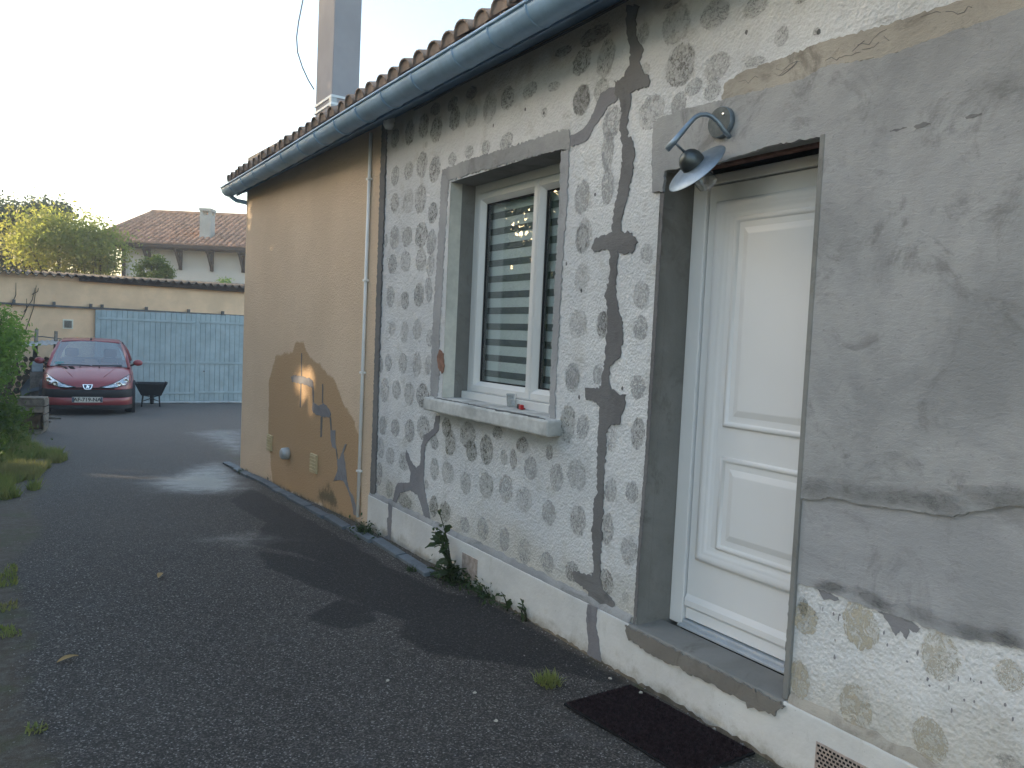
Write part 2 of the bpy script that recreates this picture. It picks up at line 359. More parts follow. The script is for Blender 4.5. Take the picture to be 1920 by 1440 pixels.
M['carred'] = simple('red_car_paint', (.26, .032, .038), .42, 0, .5, var=.1, scale=2, bstr=0, **{'Coat Weight': .7, 'Coat Roughness': .18})
M['bumper'] = simple('black_bumper', (.022, .022, .025), .6, var=.2, bstr=0)
M['rubber'] = simple('tyre', (.018, .018, .019), .9, var=.3)
M['rim'] = simple('steel_rim', (.30, .31, .32), .4, .8, .5, var=.1, bstr=0)
M['carglass'] = mk_glass('windscreen', (.50, .60, .58), 1.5, .02, .20)
M['lens'] = mk_glass('headlight_lens', (.85, .88, .9), 1.5, .05, .12)
M['reflector'] = simple('headlight_reflector', (.72, .73, .75), .25, .9, .5, var=.25, scale=25, bscale=40, bstr=.5, bdist=.01)
M['chrome'] = simple('chrome', (.75, .76, .78), .2, 1, .5, var=.05, bstr=0)
M['emblem'] = simple('emblem_blue', (.03, .05, .11), .35, var=.05, bstr=0)
M['plate'] = simple('number_plate', (.62, .61, .57), .5, var=.05, bstr=0)
M['euroblue'] = simple('plate_blue', (.08, .11, .16), .5, var=.05, bstr=0)
M['cloth'] = simple('seat_cloth', (.035, .035, .038), .9, var=.2)
M['sticker'] = simple('windscreen_sticker', (.25, .5, .55), .6, var=.3)
M['barrow'] = simple('black_barrow', (.022, .024, .026), .65, .2, .3, var=.4)
M['log'] = simple('split_log', (.16, .115, .08), .95, spec=.1, var=.45, scale=9, bscale=25, bstr=.6, bdist=.01, per=.6)
M['oldwood'] = simple('weathered_wood', (.27, .235, .20), .95, spec=.1, var=.4, scale=12, bscale=30, bstr=.6, bdist=.008, per=.4)
M['sheet'] = simple('pale_sheet', (.42, .44, .45), .5, .3, .4, var=.2)
M['tarp'] = simple('grey_tarp', (.10, .115, .13), .6, spec=.3, var=.3, scale=3)
M['palebox'] = simple('pale_tub', (.42, .47, .52), .5, var=.2)
M['bark'] = simple('bark', (.07, .055, .042), .95, spec=.1, var=.4, scale=9, bscale=25, bstr=.7, bdist=.02)
M['leafY'] = mk_leaf('yellow_green_leaf', (.13, .175, .04), (.24, .27, .06), (.26, .24, .065), .5)
M['leafD'] = mk_leaf('dark_conifer_leaf', (.022, .045, .030), (.045, .075, .045), (.06, .085, .06), .25)
M['leafG'] = mk_leaf('green_leaf', (.045, .09, .016), (.12, .175, .025), (.09, .13, .03), .45)
M['leafH'] = mk_leaf('hedge_leaf', (.09, .17, .03), (.22, .33, .06), (.16, .26, .05), .5)
M['leafW'] = mk_leaf('weed_leaf', (.030, .055, .022), (.055, .090, .030), (.045, .07, .03), .3)
M['stem'] = simple('weed_stem', (.045, .055, .028), .8, var=.3)
M['grass'] = mk_leaf('grass_blade', (.10, .15, .035), (.24, .26, .08), (.25, .22, .10), .4)
M['soil'] = simple('soil_and_turf', (.07, .07, .035), .95, spec=.05, var=.5, scale=2, bscale=20, bstr=.7, bdist=.03)
M['dirt'] = simple('splashed_dirt', (.20, .165, .125), .95, spec=.1, var=.4, scale=14)
M['gritm'] = simple('grit_stone', (.26, .245, .23), .9, var=.5, scale=40)
M['dryleaf'] = simple('dry_leaf', (.38, .25, .10), .8, var=.3)
M['pebble'] = simple('pale_pebble', (.52, .47, .40), .8, var=.2)
M['cable'] = simple('grey_cable', (.09, .09, .095), .6, var=.1, bstr=0)
M['dab_d'] = mk_dab('grey_adhesive_residue', (.19, .18, .165), (.33, .32, .305), .74, .38)
M['dab_l'] = mk_dab('faint_adhesive_residue', (.40, .395, .395), (.49, .485, .48), .9, .38)
M['dab_o'] = mk_dab('olive_adhesive_residue', (.12, .115, .08), (.25, .245, .19), .88, .40)
M['dab_s'] = mk_dab('damp_stain', (.115, .112, .105), (.15, .147, .14), .62, .34, .55, .25)
M['dab_c'] = mk_dab('cream_adhesive_residue', (.60, .535, .405), (.66, .60, .475), .85, .30)

# ------------------------------------------------------------------ ground and driveway
def mk_ground():
    gx = np.concatenate([[-600, -200, -80, -30, -14], np.linspace(-8, 8, 17), [14, 30, 80, 200, 600]])
    gy = np.concatenate([[-400, -120, -40, -15], np.linspace(-6, 26, 65), [32, 45, 80, 200, 400, 900]])
    X, Y = np.meshgrid(gx, gy, indexing='ij'); Z = gh(Y)-.05
    o = link('ground', grid_mesh('ground', X, Y, Z, M['soil'])); o['kind'] = 'structure'
mk_ground()
def mk_drive():
    gx = np.arange(-2.2, 6.4, .04); gy = np.concatenate([np.arange(-2.5, 12, .04), np.arange(12, 21.4, .06)])
    X, Y = np.meshgrid(gx, gy, indexing='ij')
    Z = gh(Y)+.006*np.sin(X*2.1+Y*.7)*np.cos(Y*1.3)
    me = grid_mesh('driveway', X, Y, Z, M['asphalt'])
    def P(pts): return [tuple(G(*p)[:2]) for p in pts]
    def m(polys, soft):
        d = np.full(X.shape, -9.)
        for p in polys: d = np.maximum(d, poly_dist(P(p), X, Y))
        return np.clip(.5+d/soft*.5, 0, 1)
    damp = [[(575, 1155), (640, 1125), (700, 1140), (705, 1165), (650, 1180), (600, 1172)],
            [(480, 1030), (620, 1060), (760, 1110), (900, 1120), (1000, 1180), (1150, 1260), (1240, 1300), (1060, 1262), (930, 1240), (800, 1225), (745, 1195), (760, 1165), (640, 1120), (500, 1065)],
            [(470, 915), (600, 985), (720, 1060), (830, 1110), (1000, 1180), (900, 1170), (700, 1090), (560, 1040), (470, 1020), (500, 980), (430, 940)]]
    pud = [[(270, 905), (330, 888), (380, 872), (415, 868), (455, 890), (470, 915), (400, 925), (320, 922)],
           [(360, 812), (410, 806), (455, 806), (455, 850), (425, 838), (390, 822)], [(400, 1010), (470, 1003), (520, 1010), (460, 1020)]]
    set_attr(me, 'damp', m(damp, .10)); set_attr(me, 'puddle', m(pud, .5))
    e = .12+.10*np.sin(Y*.9)+.06*np.sin(Y*2.7+1)+np.interp(Y, [-3, 2, 5, 8.6, 11.2, 14, 18, 21], [.05, .08, .05, .05, .35, .35, .6, .5])
    wall = np.clip((X-(2.42-.0*Y))/.16, 0, 1)*np.where(Y < 12, 1, 0)*.75
    set_attr(me, 'dirt', np.maximum(np.clip((e-X)/.35+.45, 0, 1), wall))
    set_attr(me, 'paler_far', np.clip((Y-5.5)/9, 0, 1)*.85)  # asphalt turns steadily paler with distance along the drive
    o = link('driveway', me); o['kind'] = 'structure'
mk_drive()

# ------------------------------------------------------------------ the house
house = thing('house', 'low rendered house with white spotted wall, beige wing, clay tile eaves and blue gutter', 'house', (2.6, 4.0, 0))
# openings in world metres: window and door
WY0, WY1, WZ0, WZ1 = 3.60, 4.92, 1.15, 2.71
DY0, DY1, DZ0, DZ1 = 1.90, 2.785, .20, 2.455
def mk_white_wall():
    mb = MB(); ys = sorted([-2.5, DY0, DY1, WY0, WY1, 6.155]); zs = sorted([-.4, DZ0, WZ0, DZ1, WZ1, 3.6])
    def hole(a, b):
        return (WY0 <= a < WY1 and WZ0 <= b < WZ1) or (DY0 <= a < DY1 and DZ0 <= b < DZ1)
    for i in range(5):
        for j in range(5):
            if hole((ys[i]+ys[i+1])/2, (zs[j]+zs[j+1])/2): continue
            mb.add([(D, ys[i], zs[j]), (D, ys[i+1], zs[j]), (D, ys[i+1], zs[j+1]), (D, ys[i], zs[j+1])], [(0, 3, 2, 1)])
    B2 = D+.42
    for y0, y1, z0, z1 in ((-2.5, 6.155, -.4, 3.6),):
        mb.add([(D, y0, z0), (B2, y0, z0), (B2, y0, z1), (D, y0, z1)], [(0, 1, 2, 3)])
        mb.add([(D, y1, z0), (B2, y1, z0), (B2, y1, z1), (D, y1, z1)], [(0, 3, 2, 1)])
        mb.add([(D, y0, z1), (D, y1, z1), (B2, y1, z1), (B2, y0, z1)], [(0, 1, 2, 3)])
    return mb.build('white_wall', M['white'], house, fix=False)
wwall = mk_white_wall()
# inner wall masses (reveals of the two openings)
def reveal(name, y0, y1, z0, z1, x1, mat_side, mat_top, outer=None):
    t = .012
    for a, b in ((y1, y1+t), (y0-t, y0)):
        xs = D+.002
        if outer and a == y1:
            MB().box(xs, D+.095, a, b, z0, z1).build(name+'_plaster', M['cream'], wwall); xs = D+.0955
        MB().box(xs, x1, a, b, z0, z1).build(name, mat_side, wwall)
    MB().box(D+.002, x1, y0-t, y1+t, z1, z1+t).build(name+'_head', mat_top, wwall)
reveal('window_reveal', WY0, WY1, WZ0-.02, WZ1, D+.36, M['cement3'], M['cement3'], True)
reveal('door_reveal', DY0, DY1, DZ0-.02, DZ1, D+.075, M['cement3'], M['cement3'])
for a, b, e in ((DY1, DY1+.012, .38), (DY0-.012, DY0, .214)): MB().box(D+.0755, D+e, a, b, DZ0-.02, DZ1+.10).build('door_reveal', M['cement3'], wwall)

# mortar repairs and cement coats: each an irregular skin a few millimetres thick
def skin(name, px, mat, th, parent, X=D, sd=1, amp=.005, step=.013, rawpx=True):
    poly = [W(x, y, X) for x, y in px] if rawpx else px
    return MB().prism(rough_poly(poly, step, amp, sd), wall_fr(X+.001), th+.001).build(name, mat, parent)
L7 = lambda p: zl(p, 1040, 0, .33333); L8 = lambda p: zl(p, 1040, 400, .3473); L9 = lambda p: zl(p, 1000, 900, .375); L6 = lambda p: zl(p, 680, 600, .3472)
crack = (L7([(405, 30), (410, 180), (430, 290), (425, 370), (390, 440), (340, 460), (345, 520), (372, 575), (380, 640), (370, 720), (380, 790), (385, 870), (375, 970), (355, 1100), (335, 1200), (325, 1300), (280, 1330), (225, 1345), (212, 1400), (230, 1420), (280, 1405), (312, 1412)])
  + L8([(303, 240), (300, 330), (285, 400), (272, 445), (285, 490), (290, 560), (285, 640), (278, 740), (265, 850), (258, 930), (240, 945), (172, 940), (170, 1000), (225, 1020), (245, 1050), (240, 1130), (237, 1240), (232, 1340), (230, 1430)])
  + L9([(325, 60), (305, 110), (305, 200), (295, 240), (300, 330), (305, 430), (295, 480), (240, 460), (200, 460), (205, 500), (240, 530), (275, 555), (280, 605), (330, 628), (360, 637), (400, 640), (412, 620), (380, 570), (345, 540), (335, 470), (340, 370), (345, 250), (355, 100)])
  + L8([(268, 1430), (272, 1370), (278, 1290), (280, 1180), (300, 1150), (330, 1140), (355, 1148), (358, 1110), (380, 1050), (385, 975), (350, 975), (310, 950), (300, 900), (300, 830), (325, 800), (355, 770), (370, 690), (370, 600), (350, 520), (330, 450), (335, 350), (342, 270), (345, 212), (400, 220), (430, 205), (447, 160), (435, 120), (400, 100), (365, 105)])
  + L7([(372, 1300), (385, 1200), (420, 1080), (440, 960), (455, 870), (440, 780), (415, 765), (410, 700), (425, 600), (435, 530), (470, 505), (535, 490), (535, 440), (500, 410), (480, 350), (500, 270), (480, 250), (460, 180), (460, 90), (480, 30)]))
skin('mortar_repair', crack, M['mortar'], .006, wwall, sd=3, amp=.008)
skin('mortar_repair', L7([(345, 485), (300, 500), (262, 530), (230, 610), (195, 690), (150, 735), (100, 760), (45, 785), (48, 822), (100, 822), (160, 800), (190, 780), (220, 720), (270, 650), (300, 600), (358, 565)]), M['mortar2'], .004, wwall, sd=4)
skin('mortar_repair', L6([(398, 520), (385, 585), (335, 625), (318, 680), (313, 780), (290, 800), (262, 760), (240, 705), (233, 735), (262, 825), (255, 880), (192, 880), (180, 905), (162, 985), (182, 985), (207, 932), (258, 920), (300, 945), (318, 1000), (333, 1058), (368, 1075), (358, 1020), (337, 920), (331, 860), (338, 690), (352, 655), (410, 600), (418, 520)]), M['mortar2'], .005, wwall, sd=5)
# dark joint between the two walls
skin('mortar_joint', [(719, 232), (727, 240), (722, 400), (716, 560), (712, 700), (708, 830), (705, 930), (696, 930), (701, 800), (704, 700), (708, 560), (713, 400)], M['mortar'], .014, wwall, sd=6, amp=.009)
# grey cement round the window
skin('window_lintel_band', [(829, 319), (870, 303), (940, 281), (1000, 262), (1040, 248), (1068, 242), (1070, 262), (1068, 284), (1052, 281), (1000, 294), (900, 321), (846, 338), (842, 341)], M['cement'], .006, wwall, sd=7, amp=.008)
skin('window_jamb_band', [(829, 320), (842, 340), (835, 440), (829, 560), (823, 660), (826, 690), (822, 730), (819, 746), (808, 742), (810, 640), (816, 540), (824, 420)], M['cement2'], .004, wwall, sd=8, amp=.011)
skin('window_jamb_band', [(1053, 281), (1068, 283), (1064, 380), (1056, 480), (1052, 560), (1048, 640), (1042, 730), (1042, 788), (1031, 788), (1032, 730), (1038, 600), (1047, 440)], M['cement2'], .006, wwall, sd=9, amp=.008)
skin('exposed_brick', [(826, 655), (832, 662), (834, 690), (830, 700), (823, 690), (821, 668)], M['brick'], .008, wwall, sd=10)
# cement coats round and right of the door
coat_low = [(1506, 905), (1560, 915), (1700, 925), (1940, 925), (1940, 1220), (1870, 1206), (1800, 1196), (1740, 1176), (1700, 1158), (1660, 1148), (1600, 1128), (1560, 1112), (1520, 1100), (1491, 1092)]
skin('cement_coat', coat_low, M['cement2'], .006, wwall, sd=11, amp=.005)
coat_up = [(1352, 190), (1440, 168), (1510, 150), (1545, 128), (1600, 118), (1650, 112), (1720, 88), (1790, 62), (1860, 40), (1945, 8), (1945, 945), (1870, 950), (1790, 968), (1720, 958), (1650, 950), (1600, 940), (1560, 932), (1530, 936), (1506, 935), (1512, 800), (1527, 560), (1541, 330), (1546, 256), (1450, 274), (1340, 310), (1250, 320), (1247, 360), (1228, 360), (1226, 300), (1229, 235), (1240, 222), (1290, 205)]
skin('cement_coat', coat_up, M['cement'], .016, wwall, sd=12, amp=.004)
skin('bare_stone_strip', [(1353, 188), (1360, 155), (1400, 133), (1480, 104), (1560, 74), (1600, 64), (1660, 48), (1740, 20), (1860, -20), (1945, -50), (1945, 10), (1860, 40), (1790, 60), (1720, 86), (1650, 110), (1600, 116), (1545, 130), (1510, 150), (1440, 168)], M['tanstrip'], .004, wwall, sd=13, amp=.006)
skin('cement_splash', [(1645, 1142), (1660, 1150), (1690, 1155), (1720, 1172), (1730, 1180), (1716, 1186), (1706, 1178), (1700, 1196), (1690, 1180), (1680, 1192), (1672, 1176), (1664, 1164)], M['mortar2'], .003, wwall, sd=14, amp=.006, step=.01)
skin('cement_splash', [(1530, 1100), (1570, 1118), (1575, 1128), (1560, 1124), (1545, 1122)], M['mortar2'], .003, wwall, sd=15, amp=.006)
# thin mortar fillets at the door's outer edges
skin('mortar_fillet', [(1240, 320), (1246, 360), (1232, 600), (1216, 860), (1200, 1060), (1192, 1180), (1187, 1180), (1196, 1040), (1210, 860), (1226, 600), (1238, 400)], M['mortar'], .004, wwall, sd=16, amp=.003)
skin('mortar_fillet', [(1505, 935), (1490, 1092), (1480, 1230), (1473, 1320), (1468, 1328), (1480, 1150), (1492, 1000), (1497, 935)], M['mortar'], .008, wwall, sd=17, amp=.003)
MB().box(D-.0188, D+.002, DY0-.016, DY0+.007, .25, DZ1-.002).build('jamb_edge', M['cement3'], wwall, bevel=.004)
for i, pts in enumerate([[(1712, 236), (1738, 228), (1748, 231), (1742, 235), (1720, 240)], [(1808, 218), (1842, 211), (1840, 217), (1812, 222)], [(1668, 246), (1700, 239), (1699, 241), (1670, 248)]]):
    skin('trowel_tear', pts, M['mortar'], .001, wwall, D-.0162, 90+i, .004, .01)
rc = random.Random(31)
for k in range(12):                                   # fine cracks in the bare stone strip
    x = rc.uniform(1380, 1800); v = rc.uniform(.2, .8); pts = []
    for j in range(rc.randint(3, 6)):
        v = min(.9, max(.1, v+rc.uniform(-.3, .3))); top = 160-.355*(x-1360); a, b = W(x, top+v*rc.uniform(30, 34)); pts.append((D-.0045, a, b)); x += rc.uniform(4, 14)
    MB().tube(pts, [rc.uniform(.0006, .0016) for _ in pts], 5).build('stone_crack', M['mortar'], wwall)
# scattered chips in the roughcast
rr = random.Random(21)
for k in range(30):
    x = rr.uniform(1500, 1900); y = 1120+.42*(x-1500)+rr.expovariate(1/45.)
    if y > 1420: continue
    a, b = W(x, y); w_, h_ = rr.uniform(.0015, .005), rr.uniform(.003, .012)
    poly = [(a+w_*math.cos(t)*rr.uniform(.6, 1.2), b+h_*math.sin(t)*rr.uniform(.6, 1.2)) for t in np.linspace(0, 2*math.pi, 8)[:-1]]
    MB().prism(poly, wall_fr(D+.001), .002).build('render_chip', M['mortar2'], wwall)
for x, y in [(1062, 495), (1116, 365), (1167, 728), (1020, 212), (985, 205), (1086, 745), (1535, 60), (1400, 60), (925, 235), (1090, 545)]:
    a, b = W(x, y); MB().prism([(a+.008*math.cos(t)*rr.uniform(.7, 1.3), b+.011*math.sin(t)*rr.uniform(.7, 1.3)) for t in np.linspace(0, 2*math.pi, 8)[:-1]], wall_fr(D+.001), .002).build('render_chip', M['mortar'], wwall)

# adhesive dabs left by removed insulation boards
Z5 = (680, 160, .3194); Z6 = (680, 600, .3472); Z7 = (1040, 0, .3333); Z8 = (1040, 400, .3473); Z9 = (1000, 900, .375); ZR = (1400, 960, .3333); ZT = (1400, 0, .3333)
DABS = {Z5: [(190, 310, 25, 60, 'd'), (278, 280, 28, 75, 'd'), (360, 240, 30, 75, 'd'), (435, 260, 35, 80, 'o'), (430, 140, 30, 40, 'd'), (530, 110, 30, 40, 'd'), (543, 195, 33, 75, 'd'), (640, 45, 35, 40, 'd'), (640, 170, 36, 80, 'd'), (748, 130, 40, 95, 'd'), (852, 75, 42, 70, 'd'), (985, 30, 45, 50, 'd'), (1125, 8, 40, 30, 'l'), (1285, 90, 50, 90, 'd'), (1068, 160, 20, 30, 'd'), (375, 350, 8, 20, 'd'),
  (193, 530, 25, 60, 'l'), (272, 500, 28, 55, 'l'), (350, 465, 33, 80, 'd'), (425, 495, 35, 80, 'd'), (528, 435, 25, 40, 'l'), (627, 390, 28, 40, 'l'), (725, 365, 25, 45, 'l'), (845, 330, 42, 50, 'l'), (190, 690, 25, 60, 'd'), (270, 680, 32, 75, 'd'), (342, 665, 35, 90, 'd'), (413, 750, 28, 65, 'd'), (188, 895, 30, 70, 'l'), (263, 890, 32, 60, 'd'), (345, 880, 38, 80, 'd'), (405, 920, 28, 80, 'l'), (138, 910, 12, 40, 'l'),
  (177, 1050, 27, 60, 'd'), (254, 1035, 32, 65, 'd'), (343, 1025, 33, 70, 'd'), (165, 1240, 25, 65, 'l'), (249, 1262, 25, 55, 'd'), (333, 1230, 32, 70, 'd'), (400, 1060, 24, 70, 'l'), (390, 1200, 22, 80, 'l'), (1290, 660, 45, 105, 'l'), (1290, 900, 40, 90, 'd'), (1290, 1130, 45, 90, 'd'), (1268, 1400, 55, 90, 'd'), (1410, 1390, 30, 70, 'd')],
 Z6: [(160, 45, 20, 40, 'l'), (228, 65, 22, 65, 'd'), (297, 50, 25, 60, 'd'), (365, 100, 20, 50, 'l'), (140, 230, 20, 50, 'l'), (218, 232, 25, 60, 'd'), (295, 240, 25, 70, 'd'), (355, 240, 18, 55, 'd'), (100, 240, 12, 50, 'l'), (120, 380, 25, 70, 'l'), (184, 378, 25, 55, 'd'), (253, 400, 30, 65, 'd'), (325, 410, 36, 70, 'd'), (110, 570, 20, 55, 'l'), (178, 582, 24, 50, 'l'), (255, 600, 28, 65, 'd'), (330, 580, 38, 70, 'd'), (98, 690, 22, 60, 'l'), (150, 735, 25, 48, 'd'), (225, 765, 30, 55, 'd'), (90, 830, 18, 70, 'l'), (145, 910, 20, 50, 'o'),
  (455, 580, 28, 55, 'o'), (475, 665, 30, 75, 'o'), (568, 620, 45, 75, 'o'), (590, 710, 32, 60, 'o'), (670, 700, 38, 85, 'o'), (730, 610, 30, 38, 'd'), (390, 805, 25, 65, 'o'), (462, 825, 35, 65, 'o'), (558, 880, 30, 65, 'o'), (668, 893, 42, 75, 'o'), (385, 1005, 25, 60, 'o'), (447, 1035, 32, 58, 'o'), (765, 740, 20, 45, 'o'), (815, 750, 20, 60, 'd'), (865, 675, 35, 45, 'd'), (910, 800, 38, 65, 'l'), (775, 910, 40, 80, 'l'), (872, 968, 45, 75, 'l'), (1010, 715, 20, 45, 'd'), (1048, 850, 38, 80, 'l'), (1157, 835, 55, 90, 'd'), (1007, 1042, 40, 72, 'l'), (1165, 1085, 45, 90, 'd'),
  (552, 1105, 28, 45, 'l'), (650, 1130, 32, 65, 'l'), (767, 1185, 28, 68, 'l'), (875, 1250, 40, 70, 'l'), (1000, 1310, 38, 60, 'l'), (1135, 1360, 40, 60, 'd'), (1110, 560, 45, 110, 'o'), (1190, 580, 35, 70, 'l'), (1135, 320, 40, 75, 'l'), (390, 660, 24, 40, 'd'), (345, 890, 14, 28, 'd'), (230, 980, 40, 50, 'o')],
 Z7: [(685, 140, 80, 118, 'd'), (905, 80, 90, 85, 'd'), (1130, 40, 70, 60, 'l'), (710, 370, 85, 125, 'd'), (915, 375, 75, 80, 'd'), (785, 490, 50, 50, 'l'), (890, 510, 50, 60, 'l'), (1280, 205, 42, 58, 'd'), (500, 190, 38, 60, 'd'), (505, 400, 36, 45, 'o'), (545, 630, 75, 100, 'l'), (290, 330, 50, 110, 'o'), (155, 350, 55, 75, 'd'), (155, 560, 50, 90, 'd'), (50, 290, 50, 30, 'd'), (230, 200, 90, 55, 'd'), (265, 510, 45, 70, 'o'), (325, 690, 55, 105, 'l'), (700, 590, 45, 75, 'l'), (670, 12, 60, 22, 'd'), (300, 850, 36, 125, 'l'), (300, 1050, 36, 110, 'l'), (1130, 350, 60, 30, 'd')],
 Z8: [(160, 120, 45, 100, 'd'), (260, 600, 35, 80, 'd'), (95, 880, 42, 75, 'l'), (235, 870, 28, 60, 'l'), (500, 220, 35, 60, 'd'), (470, 440, 48, 80, 'd'), (465, 620, 40, 70, 'l'), (450, 940, 42, 70, 'l'), (450, 1190, 40, 90, 'd'), (310, 1215, 30, 75, 'l')],
 Z9: [(390, 50, 32, 68, 'l'), (372, 245, 34, 85, 'd'), (480, 355, 46, 78, 'd'), (365, 510, 40, 68, 'd'), (462, 585, 18, 30, 'd'), (495, 60, 32, 60, 'l')],
 ZR: [(640, 640, 110, 140, 'c'), (1090, 810, 120, 140, 'c'), (1480, 920, 90, 95, 'c'), (300, 940, 58, 115, 'c'), (615, 1090, 100, 135, 'c'), (1035, 1280, 110, 125, 'c'), (330, 600, 75, 90, 'c'), (1490, 1420, 90, 55, 'd'), (320, 530, 30, 60, 'o')],
 ZT: [(395, 178, 20, 22, 'd'), (320, 0, 50, 14, 'd'), (780, 110, 60, 16, 'd')]}
def dab_mesh():
    mb = MB(); n = 20; v = [(-.2, 0, 0)]
    v += [(-.2, .7*math.cos(2*math.pi*k/n), .7*math.sin(2*math.pi*k/n)) for k in range(n)]+[(0, 1.22*math.cos(2*math.pi*k/n), 1.22*math.sin(2*math.pi*k/n)) for k in range(n)]
    f = [(0, 1+(k+1) % n, 1+k) for k in range(n)]+[(1+k, 1+(k+1) % n, 1+n+(k+1) % n, 1+n+k) for k in range(n)]
    return mb.add(v, f)
dm = {k: dab_mesh().mesh('adhesive_dab', M['dab_'+k], True) for k in 'dloc'}
i_ = 0
for (ox, oy, s), L in DABS.items():
    for cx, cy, rx, ry, k in L:
        x, y = ox+cx*s, oy+cy*s; c = W(x, y); ly = abs(W(x-rx*s, y)[0]-W(x+rx*s, y)[0])/2; lz = abs(W(x, y-ry*s)[1]-W(x, y+ry*s)[1])/2
        wlink('adhesive_dab', dm[k], wwall, (D-.0018-.00025*(i_ % 7), c[0], c[1]), (RAD(rr.uniform(-14, 14)), 0, 0), (.005, ly, lz)); i_ += 1

# damp staining in the cement coats: darker along their lower edges, a few blots above
ds = dab_mesh().mesh('damp_stain', M['dab_s'], True)
for x, y, rx, ry, X in [(1540, 915, 45, 26, 0), (1610, 922, 60, 26, 0), (1690, 930, 70, 30, 0), (1770, 942, 70, 32, 0), (1850, 930, 70, 28, 0), (1905, 925, 50, 30, 0), 
                        (1560, 1100, 50, 16, 1), (1640, 1124, 60, 20, 1), (1730, 1152, 60, 22, 1), (1820, 1184, 60, 20, 1), (1890, 1196, 50, 20, 1)]:
    c = W(x, y); ly = abs(W(x-rx, y)[0]-W(x+rx, y)[0])/2; lz = abs(W(x, y-ry)[1]-W(x, y+ry)[1])/2; i_ += 1
    wlink('damp_stain', ds, wwall, (D-(.0172 if X == 0 else .0072)-.0002*(i_ % 7), c[0], c[1]), (RAD(rr.uniform(-10, 10)), 0, 0), (.003, ly, lz))
# beige wing
def mk_beige_wall():
    L = math.hypot(BC[0]-BJ[0], BC[1]-BJ[1]); s = np.linspace(0, L, 190); z = np.linspace(-.6, 3.7, 216)
    S, Z = np.meshgrid(s, z, indexing='ij'); X = BJ[0]-S*math.sin(BA); Y = BJ[1]+S*math.cos(BA)
    o3 = ORG[house.name]
    me = grid_mesh('beige_wall', X-o3.x, Y-o3.y, Z-o3.z, M['beige'])
    bm = bmesh.new(); bm.from_mesh(me)
    def q(*p): bm.faces.new([bm.verts.new((a-o3.x, b-o3.y, c-o3.z)) for a, b, c in p])
    cx, cy = BC; q((cx, cy, -.6), (cx+5, cy+.2, -.6), (cx+5, cy+.2, 3.7), (cx, cy, 3.7))
    bm.normal_update(); bm.to_mesh(me); bm.free()
    P = [B(*p) for p in zl([(440, 262), (490, 270), (512, 345), (600, 420), (690, 520), (730, 640), (800, 760), (828, 850), (845, 1330), (770, 1400), (600, 1260), (430, 1200), (300, 1130), (283, 950), (272, 850), (275, 500), (320, 352), (420, 330)], 420, 560, .3055)]
    st = np.clip(.5+poly_dist(P, S, Z)/.14, 0, 1).ravel()
    P2 = [B(*p) for p in zl([(590, 1130), (650, 1110), (700, 1180), (720, 1340), (560, 1260), (545, 1220)], 420, 560, .3055)]
    ms = np.clip(.35+poly_dist(P2, S, Z)/.22, 0, 1)
    g = gh(Y); ms = np.maximum(ms, np.clip(.75-(Z-g)/.13, 0, 1)).ravel()
    nv = len(me.vertices); st = np.concatenate([st, np.zeros(nv-len(st))]); ms = np.concatenate([ms, np.zeros(nv-len(ms))])
    set_attr(me, 'stain', st); set_attr(me, 'moss', ms)
    return link('beige_wall', me, house)
bwall = mk_beige_wall()
def b_fr(th0=.001): return lambda a, b, d: (BJ[0]-a*math.sin(BA)-(d-th0)*math.cos(BA), BJ[1]+a*math.cos(BA)-(d-th0)*math.sin(BA), b)
def bskin(name, z4, mat, th, sd, amp=.006, step=.02):
    P = [B(*p) for p in zl(z4, 420, 560, .3055)]
    return MB().prism(rough_poly(P, step, amp, sd), b_fr(), th+.001).build(name, mat, bwall)
bskin('mortar_repair', [(412, 480), (430, 470), (470, 476), (520, 488), (545, 500), (550, 545), (540, 545), (500, 528), (470, 520), (420, 510)], M['mortar2'], .005, 31, .008)
bskin('saw_cut', [(474, 335), (480, 335), (479, 474), (473, 474)], M['mortar'], .002, 32, .003)
bskin('saw_cut', [(470, 524), (476, 524), (472, 668), (465, 668)], M['mortar'], .002, 33, .003)
bskin('saw_cut', [(541, 545), (552, 545), (554, 640), (545, 640)], M['mortar'], .002, 34, .004)
bskin('mortar_repair', [(545, 640), (580, 655), (600, 650), (610, 635), (640, 670), (658, 705), (650, 728), (610, 725), (570, 710), (543, 690)], M['mortar2'], .005, 35, .008)
bskin('saw_cut', [(603, 525), (610, 525), (609, 640), (601, 640)], M['mortar'], .002, 36, .003)
bskin('saw_cut', [(594, 725), (606, 725), (601, 850), (591, 850)], M['mortar'], .002, 37, .003)
bskin('saw_cut', [(648, 725), (658, 725), (662, 806), (654, 806)], M['mortar'], .002, 38, .003)
bskin('mortar_repair', [(655, 805), (683, 810), (685, 870), (690, 925), (668, 912), (658, 870)], M['mortar2'], .005, 39, .005)
bskin('saw_cut', [(686, 918), (693, 922), (700, 985), (694, 985)], M['mortar'], .002, 40, .003)
bskin('mortar_repair', [(745, 890), (753, 895), (735, 950), (750, 1060), (756, 1120), (770, 1175), (792, 1210), (826, 1330), (800, 1330), (778, 1215), (748, 1145), (740, 1122), (715, 1112), (675, 1120), (700, 1050), (695, 985), (710, 985), (725, 945)], M['mortar2'], .005, 41, .005)
def bbox(a0, a1, z0, z1, th, n0=0.0): 
    mb = MB(); fr = b_fr(0); v = [fr(a, b, d) for d in (n0, th) for b in (z0, z1) for a in (a0, a1)]
    return mb.add(v, [(0, 1, 3, 2), (4, 6, 7, 5), (0, 4, 5, 1), (2, 3, 7, 6), (0, 2, 6, 4), (1, 5, 7, 3)])
